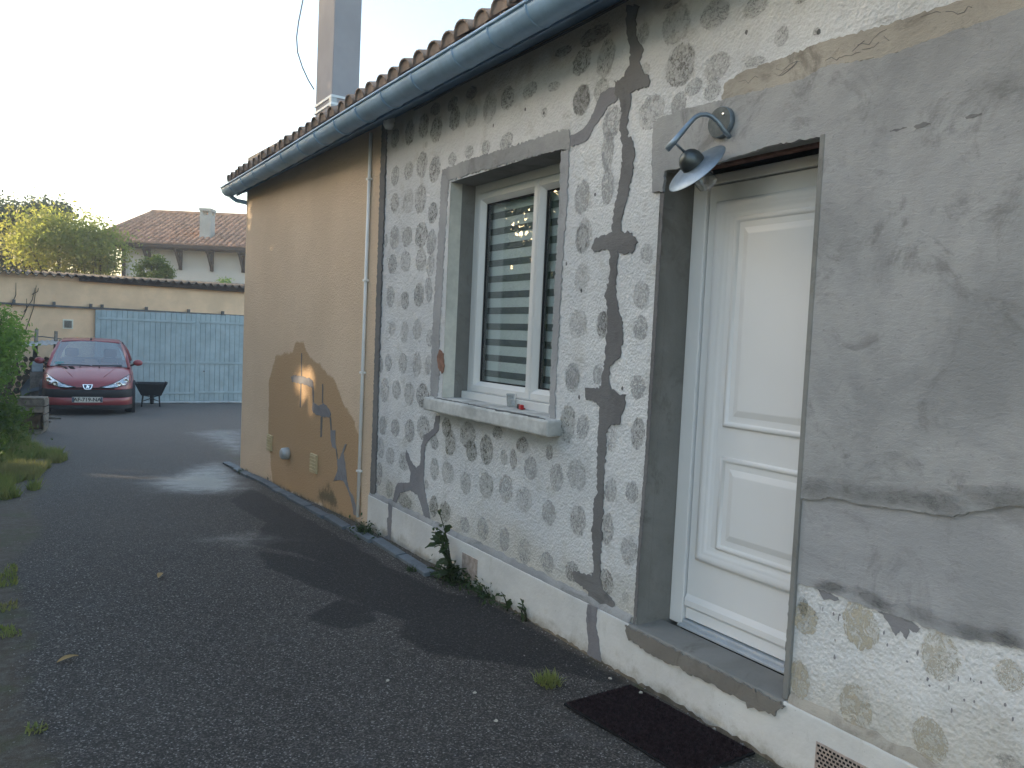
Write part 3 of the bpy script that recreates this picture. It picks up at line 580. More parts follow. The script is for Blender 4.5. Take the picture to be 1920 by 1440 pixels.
for (u, v, w_, h_) in [(590, 869, 12, 36), (507, 830, 8, 30)]:
    a1, zc = B(u-w_/2, v); a0 = B(u+w_/2, v)[0]; zt = B(u, v-h_/2)[1]; zb = B(u, v+h_/2)[1]
    vt = bbox(a0, a1, zb, zt, .02).build('wall_vent', M['ventcream'], bwall, bevel=.003)
    for k in range(5): zz = zb+(zt-zb)*(k+.7)/5.6; bbox(a0+.012, a1-.012, zz, zz+.012, .028, .0205).build('vent_louvre', M['ventcream'], bwall)
a, zc = B(541, 850); pt = b_fr(0)(a, zc, 0)
MB().lathe([(0, 0), (.062, 0), (.066, .012), (.06, .07), (.045, .085), (.0, .085)], 20, Matrix.Translation(pt) @ Matrix.Rotation(RAD(-90), 4, 'Y')).build('flue_cap', M['sheet'], bwall, True)
# white conduit down the wing
p0 = B(699, 250); p1 = B(672, 968); f_ = b_fr(0)
cd = MB().tube([f_(p0[0], p0[1], .018), f_(p0[0], (p0[1]+p1[1])/2, .018), f_(p0[0], p1[1], .018)], .015, 10).build('conduit', M['conduit'], house, True)
for t in (.12, .38, .62, .88):
    zz = p0[1]+(p1[1]-p0[1])*t; bbox(p0[0]-.024, p0[0]+.024, zz, zz+.018, .038).build('conduit_clip', M['conduit'], cd)

# plinth: painted band standing proud of the wall, its dirty ledge and cracks
PX = D-.026
def mk_plinth():
    o = MB().box(PX, D+.01, -2.5, 6.15, -.4, .243).build('plinth', M['plinth'], house, bevel=.006)
    for y0, y1 in ((-2.5, DY0-.02), (DY1+.03, 6.14)):
        P = [(PX+.004, .243), (D, .243), (D, .285), (D-.006, .268), (PX+.008, .252)]
        mb = MB(); n = int((y1-y0)/.04); r_ = random.Random(5)
        for i in range(n+1):
            y = y0+(y1-y0)*i/n; j = r_.uniform(-.006, .01); mb.v += [(PX+.004+max(j, 0)*.4, y, .2435), (PX+.008, y, .253+j*.5), (D-.008, y, .268+j), (D+.002, y, .282+j)]
        mb.f = [(i*4+k, i*4+k+1, i*4+k+5, i*4+k+4) for i in range(n) for k in range(3)]
        mb.build('ledge_fillet', M['tanstrip'] if y0 < 0 else M['cement'], o, True)
    skin('plinth_crack', L6([(138, 985), (142, 1060), (132, 1072), (137, 1160), (105, 1178), (152, 1192), (156, 1110), (160, 1000)]), M['mortar2'], .003, o, PX, 51, .004)
    skin('plinth_crack', L9([(275, 618), (265, 700), (277, 800), (272, 870), (300, 885), (342, 912), (328, 800), (315, 730), (320, 640)]), M['mortar2'], .003, o, PX, 52, .004)
    for x, y, w_, h_ in [(1566, 1425, 74, 42), (882, 1072, 26, 56)]:      # air grilles
        a, b = W(x, y, PX); ya = W(x-w_/2, y, PX)[0]; yb = W(x+w_/2, y, PX)[0]; hh = abs(W(x, y-h_/2, PX)[1]-W(x, y+h_/2, PX)[1])
        if x > 1200: b -= .03; hh = .13; yb = ya-.26
        else: ya += .02; hh = .15; b = .10
        g = MB().box(PX-.004, PX+.004, yb, ya, b-hh/2, b+hh/2).build('air_grille', M['ventrust'], o)
        ny = 15; nz = 8
        for i in range(ny):
            for j in range(nz):
                y0 = yb+(ya-yb)*(i+.5+(.5 if j % 2 else 0))/(ny+.7); z0 = b-hh/2+hh*(j+.8)/(nz+.6)
                if x > 1200: MB().box(PX-.0055, PX-.0035, y0-.005, y0+.005, z0-.004, z0+.004).build('grille_hole', M['black'], o)
    r_ = random.Random(9)
    base = [(y, -.05) for y in np.linspace(-1.5, 6.1, 300)]; top = [(y, -.022+.03*abs(noise.noise(Vector((y*2.2, 3, 0))))+r_.uniform(0, .016)-.03*min(1, max(0, (y-4)/2))) for y, _ in base]
    MB().prism(base+top[::-1], wall_fr(PX+.001), .003).build('splash_dirt', M['dirt'], o)
    return o
plinth = mk_plinth()

# eaves: soffit, fascia, gutter, tiles
EY0, EY1 = -2.6, 10.28
MB().add([(2.62, EY0, 3.375), (2.40, EY0, 3.30), (2.40, EY1, 3.30), (2.62, EY1, 3.375), (2.62, EY0, 3.40), (2.40, EY0, 3.325), (2.40, EY1, 3.325), (2.62, EY1, 3.40)],
         [(0, 1, 2, 3), (7, 6, 5, 4), (0, 4, 5, 1), (3, 2, 6, 7), (1, 5, 6, 2)]).build('soffit', M['soffit'], house)
MB().box(2.385, 2.40, EY0, EY1, 3.275, 3.42).build('fascia', M['soffit'], house)
MB().tube([(2.592, y, 3.352+.006*math.sin(y*3)) for y in np.linspace(2.4, 5.55, 40)], .008, 6).build('eaves_cable', M['cable'], house, True)
def mk_gutter():
    mb = MB(); c = (2.292, 3.342); R1 = .094; n = 14
    ang = [math.pi+math.pi*k/n for k in range(n+1)]
    ys = np.linspace(EY0, EY1, 30); out = [(c[0]+R1*math.cos(a), c[1]+R1*math.sin(a)) for a in ang]; inn = [(c[0]+(R1-.004)*math.cos(a), c[1]+(R1-.004)*math.sin(a)) for a in ang][::-1]
    ring = out+inn; m = len(ring)
    for y in ys: mb.v += [(x, y, z+.004*math.sin(y*1.3)) for x, z in ring]
    mb.f = [(i*m+k, i*m+(k+1) % m, (i+1)*m+(k+1) % m, (i+1)*m+k) for i in range(len(ys)-1) for k in range(m)]
    mb.f += [tuple(range(n+1)), tuple((len(ys)-1)*m+k for k in range(n+1))]
    g = mb.build('gutter', M['zinc'], house, True)
    MB().tube([(c[0]-R1-.002, y, c[1]+.006+.004*math.sin(y*1.3)) for y in ys], .011, 8).build('gutter_bead', M['zinc'], g, True)
    for px in (985, 915, 850, 775, 719, 672, 632, 596, 564, 533, 505, 480, 458, 438):
        y = onx(px, 300, 2.24)[1]
        s_ = MB().tube([(c[0]+(R1+.002)*math.cos(a), y, c[1]+(R1+.002)*math.sin(a)) for a in ang], .006, 6).build('gutter_strap', M['zinc'], g, True)
    return g
gut = mk_gutter()
MB().tube([(2.30, 10.2, 3.25), (2.36, 10.15, 3.20), (2.44, 9.99, 3.165), (2.50, 9.96, 3.12)], .026, 10).build('gutter_outlet', M['zinc'], house, True)
PITCH_R = RAD(17)
roof = MB().add([(2.36, EY0, 3.425), (2.36, EY1, 3.425), (7.36, EY1, 3.425+5*math.tan(PITCH_R)), (7.36, EY0, 3.425+5*math.tan(PITCH_R)),
                 (2.36, EY0, 3.40), (2.36, EY1, 3.40), (7.36, EY1, 3.40+5*math.tan(PITCH_R)), (7.36, EY0, 3.40+5*math.tan(PITCH_R))],
                [(0, 1, 2, 3), (7, 6, 5, 4), (0, 4, 5, 1), (1, 5, 6, 2), (0, 3, 7, 4)]).build('roof', M['tile'], house)
def tile_mesh(concave):
    mb = MB(); n = 8; L = .46
    for i, (x, r_) in enumerate(((0, .092), (L, .074))):
        for rad in (r_, r_-.013):
            for k in range(n+1):
                a = math.pi*k/n; zz = rad*math.sin(a)*.85
                mb.v.append((x, rad*math.cos(a), -zz+.06 if concave else zz))
    m = n+1; F = []
    for k in range(n):
        F += [(k, k+1, 2*m+k+1, 2*m+k), (m+k, 3*m+k, 3*m+k+1, m+k+1), (k, m+k, m+k+1, k+1), (2*m+k, 2*m+k+1, 3*m+k+1, 3*m+k)]
    F += [(0, 2*m, 3*m, m), (n, m+n, 3*m+n, 2*m+n)]
    if not concave:
        b0 = len(mb.v); mb.v += [(.012, (.081)*math.cos(math.pi*k/n), .081*.85*math.sin(math.pi*k/n)) for k in range(n+1)]; F.append(tuple(b0+k for k in range(n+1)))
    mb.f = F; return mb
tcov = tile_mesh(False).mesh('roof_tile', M['tile'], True); tcha = tile_mesh(True).mesh('roof_tile', M['tile'], True)
TP = .205; r_ = random.Random(12)
for i in range(int((EY1-EY0)/TP)+1):
    y = EY0+i*TP
    if y < 1.6: continue
    for row in range(2):
        x = 2.245+row*.40; dz = (x-2.36)*math.tan(PITCH_R)
        wlink('roof_tile', tcov, roof, (x+r_.uniform(-.012, .012), y+r_.uniform(-.006, .006), 3.455+dz+.012*row), (r_.uniform(-.03, .03), -PITCH_R+RAD(3), r_.uniform(-.025, .025)))
        wlink('roof_tile', tcha, roof, (x+.03, y+TP/2, 3.395+dz+.008*row), (0, -PITCH_R+RAD(3), 0))
chim = MB().box(3.177, 3.515, 9.1, 9.69, 3.4, 6.3).box(3.13, 3.56, 9.05, 9.74, 6.3, 6.4).build('chimney', M['chimney'], house, bevel=.01)
for z in (4.41, 4.324, 4.238, 4.15):
    MB().box(3.166, 3.526, 9.089, 9.701, z-.014, z+.014).build('chimney_strap', M['strap'], chim)
MB().box(3.1665, 3.235, 9.0895, 9.16, 4.05, 4.395).build('corner_flashing', M['sheet'], chim)
a = ony(589, 168, 9.45); pts = [ony(u, v, 9.45) for u, v in [(589, 168), (578, 150), (567, 126), (558, 98), (556, 70), (560, 40), (568, 0), (580, -60), (592, -110)]]
MB().tube(pts, .007, 6).build('chimney_cable', M['cable'], chim, True)
# small white sensor under the eaves at the joint
bx = onx(729, 232, 2.56); MB().lathe([(0, 0), (.042, 0), (.046, .03), (.03, .06), (0, .066)], 16, Matrix.Translation((2.56, bx[1], bx[2]+.02)) @ Matrix.Rotation(RAD(180), 4, 'X')).box(2.54, 2.60, bx[1]-.03, bx[1]+.03, bx[2]+.015, bx[2]+.06).build('junction_box', M['conduit'], house)

# window
WX = D+.205
win = MB().mould(WY0-.01, WY1+.0, WZ0+.02, WZ1+.0, WX+.06, [(0, 0), (0, .06), (.058, .06), (.064, .052), (.064, 0)]).build('window', M['upvc'], house)
MB().box(WX-.05, WX+.07, WY0, WY1-.002, WZ0+.01, WZ0+.085).build('window_bottom_rail', M['upvc'], win, bevel=.004)
MB().box(D-.005, WX-.0505, WY0+.004, WY1-.004, WZ0-.03, WZ0+.035).build('inner_sill', M['sill'], win)
MID = 4.095
WX0 = WX
for y0, y1, WX in ((MID, WY1-.066, WX0), (WY0+.055, MID+.036, WX0+.0065)):
    s_ = MB().mould(y0, y1, WZ0+.088, WZ1-.066, WX+.05, [(0, 0), (0, .062), (.012, .066), (.045, .066), (.055, .056), (.062, .05), (.075, .035), (.075, 0)]).build('sash', M['upvc'], win)
    MB().mould(y0+.0755, y1-.0755, WZ0+.1635, WZ1-.1415, WX+.05, [(0, .030), (.008, .030), (.008, 0)]).build('glazing_gasket', M['rubber'], win)
    MB().box(WX+.026, WX+.031, y0+.070, y1-.070, WZ0+.158, WZ1-.136).build('glass_pane', M['glass'], win)
    bx0, bx1 = WX+.075, WX+.079
    MB().box(bx0, bx1, y0+.03, y1-.03, WZ0+.10, WZ1-.10).build('blind', M['blind_l'], win)
    for k in range(13):
        zz = WZ0+.20+k*.1115
        if zz > WZ1-.15: break
        MB().box(bx0-.003, bx0-.0005, y0+.04, y1-.04, zz, zz+.046).build('blind_band', M['blind_d'], win)
WX = WX0
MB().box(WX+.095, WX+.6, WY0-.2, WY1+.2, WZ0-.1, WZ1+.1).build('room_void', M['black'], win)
sl = MB().box(D-.10, D+.2, 3.475, 5.02, 1.088, 1.182).build('window_sill', M['sill'], house, bevel=.012)
r_ = random.Random(2); mbv = [(D-.088, 3.52), (D-.0885, 4.0), (D-.07, 4.5), (D-.08, 4.9), (D-.04, 4.96), (D-.03, 4.6), (D-.05, 4.2), (D-.035, 3.9), (D-.045, 3.6)]
MB().prism(rough_poly(mbv, .03, .012, 61), lambda a, b, d: (a, b, 1.1818+d), .0016).build('sill_lichen', M['lichen'], sl)

# door
DX = D+.222; DYL = 1.75          # the leaf runs on behind the right jamb
door = MB().box(DX, DX+.09, DY1-.088, DY1-.001, DZ0+.04, 2.452).box(DX, DX+.09, DYL-.088, DYL, DZ0+.04, 2.452).box(DX, DX+.09, DYL+.0005, DY1-.0885, 2.405, 2.452).build('door', M['door'], house, bevel=.005)
LX = DX+.018; ly0, ly1 = DYL+.0005, DY1-.090; lz0, lz1 = .276, 2.403
leaf = MB().box(LX, LX+.055, ly0+.002, ly1-.003, lz0, lz1-.003).build('door_leaf', M['door'], door, bevel=.003)
oy1 = 2.640; oy0 = ly0+(ly1-oy1); PROF = [(0, 0), (.004, .014), (.016, .022), (.030, .023), (.040, .017), (.048, .018), (.060, .008), (.072, .006), (.085, .0005)]
MB().mould(oy0, oy1, .582, 2.325, LX, PROF).build('outer_moulding', M['door'], door, True)
py1 = 2.497; py0 = ly0+(ly1-py1)
for z0, z1 in ((1.279, 2.215), (.69, 1.09)):
    MB().mould(py0-.025, py1+.025, z0-.025, z1+.025, LX, [(0, -.0005), (.004, .010), (.013, .013), (.022, .008), (.027, .0), (.034, -.0003)]).build('panel_moulding', M['door'], door, True)
    MB().mould(py0+.03, py1-.03, z0+.03, z1-.03, LX, [(0, .0005), (.028, .009), (.032, .0095), (.036, .0095)]).box(LX-.0094, LX-.002, py0+.0659, py1-.0659, z0+.0659, z1-.0659).build('raised_panel', M['door'], door)
MB().add([(LX-.0005, ly0, .33), (LX-.014, ly0, .345), (LX-.014, ly0, .372), (LX-.0005, ly0, .40), (LX-.0005, ly1-.004, .33), (LX-.014, ly1-.004, .345), (LX-.014, ly1-.004, .372), (LX-.0005, ly1-.004, .40)],
         [(0, 1, 5, 4), (1, 2, 6, 5), (2, 3, 7, 6), (0, 3, 2, 1), (4, 5, 6, 7)]).build('weather_bar', M['door'], door)
MB().box(LX-.02, LX+.05, DYL+.003, DY1-.090, .247, .270).build('threshold_strip', M['aluminium'], door, bevel=.004)
MB().box(LX-.055, LX-.0205, DY0+.014, DY1-.092, .2445, .256).build('threshold_strip', M['aluminium'], door, bevel=.003)
for k, (x0, x1, z0, z1) in enumerate(((D+.08, D+.13, 2.47, 2.52), (D+.133, D+.185, 2.462, 2.515), (D+.19, D+.216, 2.475, 2.53))):
    MB().box(x0, x1, DY0, DY1, z0, z1).build('lintel_board', M['brickdark'], door, bevel=.006)
MB().box(D+.078, D+.35, DY0-.01, DY1+.01, 2.535, 2.56).box(DX+.09, DX+.4, DYL-.15, DY1+.1, .1, 2.6).build('frame_gap', M['black'], door)
# doorstep: cement slab with a ragged mortar front
step = MB().box(D-.028, LX-.0555, DY0-.012, DY1+.035, .205, .2445).build('doorstep', M['cement3'], house, bevel=.01)
low = L9([(470, 760), (480, 795), (520, 815), (560, 850), (620, 880), (680, 915), (740, 935), (780, 970), (830, 985), (900, 1020), (960, 1055), (1030, 1085), (1065, 1105), (1080, 1138), (1110, 1140), (1150, 1155), (1210, 1172), (1235, 1150)])
hi = [W(1478, 1318, PX), W(1440, 1305, PX), W(1185, 1178, PX)]
lowp = [W(x, y, PX) for x, y in low]
MB().prism(rough_poly([(DY1+.045, .235)]+lowp+[(DY0-.02, .236)], .014, .007, 71), wall_fr(PX+.001), .012).build('mortar_front', M['stepmortar'], step)

# ------------------------------------------------------------------ wall lamp (hangs askew above the door)
def mk_lamp():
    pc = onx(1357, 231, D-.012); t = thing('wall_lamp', 'bent galvanised wall lamp with dented dome and wide tilted brim above door', 'lamp', (D, pc[1], pc[2]))
    Mx = Matrix.Translation((D-.0115, pc[1], pc[2])) @ Matrix.Rotation(RAD(-90), 4, 'Y')
    pl = MB().lathe([(0, 0), (.066, 0), (.066, .026), (.063, .031)], 28, Mx).build('back_plate', M['galv'], t, True)
    MB().lathe([(.063, .0305), (.05, .031), (0, .031)], 28, Mx).build('plate_face', M['plateface'], t)
    for a in (.6, 2.3, 4.2):
        MB().lathe([(0, 0), (.007, 0), (.006, .004), (0, .005)], 10, Matrix.Translation((D-.0425, pc[1]+.036*math.cos(a), pc[2]+.036*math.sin(a))) @ Matrix.Rotation(RAD(-90), 4, 'Y')).build('screw', M['chrome'], pl)
    P = [ony(1369, 258, 2.30), ony(1358, 245, 2.31), ony(1346, 228, 2.325), ony(1336, 219, 2.34), ony(1325, 214.5, 2.355), ony(1312, 215, 2.365), ony(1302, 221, 2.375), ony(1290, 234, 2.385), ony(1270, 258, 2.40), ony(1251, 280, 2.42)]
    MB().tube(P, [.0095]*6+[.010, .011, .0125, .0135], 14).build('arm', M['galv'], t, True)
    c = Vector(ony(1303, 312, 2.40)); tc = -(c-Vector((0, 0, H))).normalized()
    n = (Vector(tc)*.36+Vector(rt)*(-.93*.60)+Vector(up)*(.93*.80)).normalized()
    Q = Matrix.Translation(c) @ n.to_track_quat('Z', 'Y').to_matrix().to_4x4()
    MB().lathe([(.03, .012), (.06, .010), (.10, .002), (.138, -.010), (.141, -.013), (.137, -.013), (.10, -.002), (.05, .006)], 40, Q).build('shade_brim', M['galv'], t, True)
    Qd = Q @ Matrix.Translation((0, 0, .012))
    MB().lathe([(.052, -.004), (.053, .010), (.050, .030), (.042, .047), (.030, .059), (.015, .066), (.006, .068), (.006, .078), (0, .078)], 32, Qd).build('dome', M['galv_dark'], t, True)
    MB().tube([Qd @ Vector((0, 0, .07)), P[-2]+(P[-1]-P[-2])*.35], .0055, 8).build('lamp_holder', M['galv'], t, True)
    MB().lathe([(0, -.115), (.03, -.112), (.044, -.10), (.046, -.02), (.046, -.0)], 24, Q).build('glass_jar', M['plastic'], t, True)
    MB().lathe([(0, -.03), (.048, -.028), (.049, -.008)], 24, Q).build('jar_collar', M['galv_dark'], t, True)
mk_lamp()

# ------------------------------------------------------------------ small things
def mk_mat():
    c = [(2.107, 2.70), (2.51, 2.705), (2.548, 1.99), (2.165, 1.985)]; z = -.012
    t = thing('door_mat', 'dark purple-black bristle door mat on asphalt below the doorstep', 'mat', (2.33, 2.35, z))
    def q(u, v): a = np.array(c); return (a[0]*(1-u)+a[1]*u)*(1-v)+(a[3]*(1-u)+a[2]*u)*v
    pts = []
    for u, v in [(i/14, 0) for i in range(15)]+[(1, i/20) for i in range(1, 20)]+[(1-i/14, 1) for i in range(15)]+[(0, 1-i/20) for i in range(1, 20)]:
        x, y = q(u, v); pts.append((x+random.uniform(-.004, .004), y+random.uniform(-.004, .004)))
    MB().prism(pts, lambda a, b, d: (a, b, z+d), .008).build('backing', M['matrim'], t)
    mb = MB(); r_ = random.Random(3)
    for _ in range(16000):
        x, y = q(r_.uniform(.015, .985), r_.uniform(.012, .988)); a = r_.uniform(0, 6.28); l = .0035; h = r_.uniform(.009, .016)
        mb.add([(x-l*math.cos(a), y-l*math.sin(a), z+.007), (x+l*math.cos(a), y+l*math.sin(a), z+.007), (x+r_.uniform(-.005, .005), y+r_.uniform(-.005, .005), z+h+.004)], [(0, 1, 2)])
    mb.build('pile', M['mat'], t, fix=False)['kind'] = 'stuff'
mk_mat()
def blob(name, p, s, mat, label, cat, group=None, sd=0, parent=None):
    bm = bmesh.new(); bmesh.ops.create_icosphere(bm, subdivisions=2, radius=1); r_ = random.Random(sd)
    for v in bm.verts: v.co *= 1+.25*noise.noise(v.co*1.5+Vector((sd*3.1, 0, 0))); v.co = Vector((v.co.x*s[0], v.co.y*s[1], v.co.z*s[2]))
    me = bpy.data.meshes.new(name); bm.to_mesh(me); bm.free(); me.materials.append(mat); me.polygons.foreach_set('use_smooth', [True]*len(me.polygons))
    o = link(name, me, None, p, (0, 0, r_.uniform(0, 3))); tag(o, label, cat, group); return o
def peb(px, py, s, lab, sd, dz=0.0):
    p = G(px, py); blob('pebble', (p[0], p[1], p[2]+s*.3+dz), (s, s*.75, s*.5), M['pebble'], lab, 'pebble', 'pale pebbles lying on the asphalt', sd)
peb(1201, 1307, .012, 'cream pebble lying on the dark door mat', 1, .018)
peb(890, 1300, .010, 'pale pebble on asphalt below the small grass tuft', 2)
peb(930, 1353, .012, 'pale pebble on asphalt left of the door mat', 3)
peb(727, 1277, .011, 'pale flat pebble alone in the middle of the asphalt', 4)
peb(1144, 1273, .010, 'whitish pebble beside grass tuft near the plinth', 5)
for px, py, lab, rz in [(127, 1240, 'dry tan leaf lying at the left of the asphalt', .4), (872, 1083+0, None, 0), (300, 1082, 'small pale dry leaf on open asphalt', 1.2)]:
    if lab is None: continue
    p = G(px, py); mb = MB(); n = 7
    for i in range(n):
        t = i/(n-1); w_ = .018*math.sin(math.pi*min(.97, t+.03)); mb.v += [(-.05+.1*t, -w_, .012*math.sin(t*3)+.004), (-.05+.1*t, 0, .012*math.sin(t*3)), (-.05+.1*t, w_, .012*math.sin(t*3)+.006)]
    mb.f = [(i*3+k, i*3+k+1, i*3+k+4, i*3+k+3) for i in range(n-1) for k in range(2)]
    o = link('fallen_leaf', mb.mesh('fallen_leaf', M['dryleaf'], True), None, (p[0], p[1], p[2]+.008), (0, 0, rz)); tag(o, lab, 'leaf', 'dry leaves on the asphalt')
def grit():
    r_ = random.Random(77); mb = MB(); n = 0
    while n < 1500:
        if n % 3: x = .35-r_.expovariate(1/.28)+.1; y = r_.uniform(2.4, 11)
        else: x = 2.56-r_.expovariate(1/.07); y = r_.uniform(1.8, 9.8)
        if x < -.8 or x > 2.56: continue
        s_ = r_.uniform(.002, .006)*(1.6 if r_.random() < .08 else 1); z = float(gh(y))+.008; a = r_.uniform(0, 6.28); c, d = math.cos(a)*s_, math.sin(a)*s_
        mb.add([(x+c, y+d, z), (x-d, y+c, z), (x-c*.8, y-d, z), (x+d, y-c*.9, z), (x+c*.1, y+d*.2, z+s_*.9), (x, y, z-s_*.5)], [(0, 1, 4), (1, 2, 4), (2, 3, 4), (3, 0, 4), (1, 0, 5), (2, 1, 5), (3, 2, 5), (0, 3, 5)]); n += 1
    o = mb.build('grit', M['gritm'], fix=False); o['kind'] = 'stuff'; tag(o, 'loose pale grit gathered along the edges of the asphalt', 'grit')
grit()
# on the window's inner sill: clear cup and red clip
p = onx(957, 757, WX-.09); zt = WZ0+.0355
cup = thing('plastic_cup', 'small clear plastic cup standing on the window ledge', 'cup', (WX-.085, p[1], zt))
MB().lathe([(0, .002), (.026, .002), (.034, .085), (.035, .086), (.033, .086), (.025, .005), (0, .005)], 24, Matrix.Translation((WX-.085, p[1], zt))).build('cup_wall', M['plastic'], cup, True)
p = onx(978, 758, WX-.09)
kn = thing('pocket_knife', 'red and black folded pocket knife on the window ledge beside cup', 'knife', (WX-.10, p[1], zt))
Q = Matrix.Translation((WX-.10, p[1], zt+.016)) @ Matrix.Rotation(RAD(72), 4, 'Z')
MB().box(-.05, .0, -.011, .011, -.016, .014, Q).build('red_scale', M['red'], kn, bevel=.004)
MB().box(.0005, .045, -.010, .010, -.016, .012, Q).build('black_grip', M['rubber'], kn, bevel=.004)
MB().box(-.02, .06, -.03, -.014, -.016, -.008, Q).build('blade', M['red'], kn, bevel=.002)

# slate edging along the wing
edge = thing('slate_edging', 'row of bluish slate tiles edging the asphalt along the beige wall', 'edging', (2.42, 7.4, -.06))
r_ = random.Random(8); y = 4.66; k = 0
while y < 10.25:
    L = r_.uniform(.46, .62); x0 = 2.385+.01*math.sin(k)+r_.uniform(-.012, .012)-max(0, y-7)*.012; zz = float(gh(y+L/2))
    Q = Matrix.Translation((x0, y+L/2, zz+.012)) @ Matrix.Rotation(r_.uniform(-.05, .05), 4, 'Z') @ Matrix.Rotation(r_.uniform(-.18, -.05), 4, 'Y') @ Matrix.Rotation(float(gh(y+.3)-gh(y-.3))/.6+r_.uniform(-.015, .015), 4, 'X')
    MB().box(0, .08, -L/2+.006, L/2-.006, -.02, .016, Q).build('edging_tile', M['slate'], edge, bevel=.004); y += L; k += 1

# ------------------------------------------------------------------ plants
def leaf_cards(P, size, sd, flat=0.0, aspect=.5):
    r_ = np.random.default_rng(sd); n = len(P)
    a = r_.normal(size=(n, 3)); a /= np.linalg.norm(a, axis=1)[:, None]
    b = r_.normal(size=(n, 3)); b -= a*(a*b).sum(1)[:, None]; b /= np.linalg.norm(b, axis=1)[:, None]
    s = size*r_.uniform(.6, 1.35, (n, 1)); a = a*s; b = b*s*aspect
    c = np.cross(a, b); c = c/np.linalg.norm(c, axis=1)[:, None]*s*.12
    v = np.stack([P-a*.5, P+b*.5+c, P+a*.5, P-b*.5+c], 1).reshape(-1, 3)
    f = np.arange(n*4).reshape(n, 4); return v, f
def cards_obj(name, v, f, mat, parent=None, off=(0, 0, 0)):
    me = bpy.data.meshes.new(name); v = v-np.array(off)
    me.vertices.add(len(v)); me.vertices.foreach_set('co', v.astype(np.float32).ravel())
    me.loops.add(f.size); me.loops.foreach_set('vertex_index', f.astype(np.int32).ravel())
    me.polygons.add(len(f)); me.polygons.foreach_set('loop_start', np.arange(0, f.size, f.shape[1], dtype=np.int32)); me.update(calc_edges=True)
    me.materials.append(mat); return link(name, me, parent)
def clumped(c, rad, n, k, spread, sd, shell=.55):
    r_ = np.random.default_rng(sd); u = r_.normal(size=(k, 3)); u /= np.linalg.norm(u, axis=1)[:, None]
    cc = u*(shell+(1-shell)*r_.uniform(0, 1, (k, 1))**.6)
    cl = np.array(c)+cc*np.array(rad)
    idx = r_.integers(0, k, n); sz = r_.uniform(.6, 1.3, k)
    return cl[idx]+r_.normal(size=(n, 3))*spread*sz[idx][:, None]*np.array([1, 1, .8]), cl
# two openings cut in the foliage along the sun, for patches on wing and drive
GAPS = [(np.array([2.45, onx(566, 722, 2.5)[1], 1.02]), .30, .27), (G(225, 888), .34, .26)]
sd_ = np.array(sun_dir)
def gap_filter(P):
    keep = np.ones(len(P), bool)
    for g, r1, r2 in GAPS:
        d = P-g; t = d@sd_; q = d-t[:, None]*sd_; h = np.hypot(q[:, 0], q[:, 1]); keep &= ~((t > 0) & ((h/r1)**2+(q[:, 2]/r2)**2 < 1) & (rng.uniform(size=len(P)) < .93))
    return keep
def tree(name, label, base, height, c, rad, n, k, spread, size, mat, sd, group=None, trunk_r=.12, gaps=False, branches=10):
    t = thing(name, label, 'tree', base, 0, group)
    P, cl = clumped(c, rad, n, k, spread, sd)
    if gaps: P = P[gap_filter(P)]
    P = P[P[:, 2] > base[2]+.2]
    v, f = leaf_cards(P, size, sd); cards_obj('crown', v, f, mat, t, base)
    r_ = random.Random(sd); b = Vector(base); cv = Vector(c); top = Vector((cv.x, cv.y, cv.z+rad[2]*.4))
    mb = MB(); mb.tube([b+(top-b)*s+Vector((r_.uniform(-.05, .05), r_.uniform(-.05, .05), 0)) for s in (0, .25, .5, .75, 1)], [trunk_r*s for s in (1.2, 1, .8, .5, .2)], 8)
    mb.build('trunk', M['bark'], t, True)
    mb = MB()
    for i in range(min(branches, len(cl))):
        q = Vector(cl[i]); s = r_.uniform(.35, .7); st = b+(top-b)*s
        mb.tube([st, (st+q)/2+Vector((0, 0, -.1)), q], [trunk_r*.4, trunk_r*.25, trunk_r*.08], 6)
    mb.build('limbs', M['bark'], t, True); return t
dm_ = lambda px, py, dep: ondepth(px, py, dep)
def gz(p): return (p[0], p[1], float(gh(p[1])))
c1 = dm_(112, 462, 25); tree('yellow_green_tree', 'broad sunlit yellow-green tree behind the ochre garage', gz(c1), 5, tuple(c1), (1.55, 1.3, 1.0), 11000, 60, .34, .125, M['leafY'], 11)
c1 = dm_(190, 470, 24.6); tree('yellow_green_tree', 'smaller yellowish tree reaching towards the far tiled roof', gz(c1), 4, tuple(c1), (.65, .6, .75), 2600, 24, .22, .11, M['leafY'], 12, trunk_r=.06)
c1 = dm_(22, 455, 29); tree('dark_tree', 'tall dark bluish-green tree at left behind the yellow tree', gz(c1), 6, tuple(c1), (1.15, 1.1, 1.5), 13000, 40, .28, .12, M['leafD'], 13)
c1 = dm_(75, 420, 28); tree('dark_tree', 'grey-green treetop rising behind the middle of the yellow tree', gz(c1), 6, tuple(c1), (1.1, 1., .75), 6000, 28, .26, .13, M['leafD'], 14)
c1 = dm_(-60, 450, 27); tree('dark_tree', 'dark tree at the left edge of the picture', gz(c1), 6, tuple(c1), (1.1, 1.1, 1.3), 9000, 40, .3, .13, M['leafD'], 15)
c1 = dm_(287, 510, 23.5); tree('round_shrub', 'small round green shrub showing above the garage roof', gz(c1), 4, tuple(c1), (.46, .45, .42), 5200, 26, .10, .075, M['leafG'], 16, trunk_r=.05)
c1 = dm_(418, 540, 23.5); tree('climber', 'bright leaf tips peeking over the right of the garage roof', gz(c1), 3, tuple(c1), (.2, .2, .3), 700, 10, .08, .08, M['leafH'], 17, trunk_r=.03, branches=5)
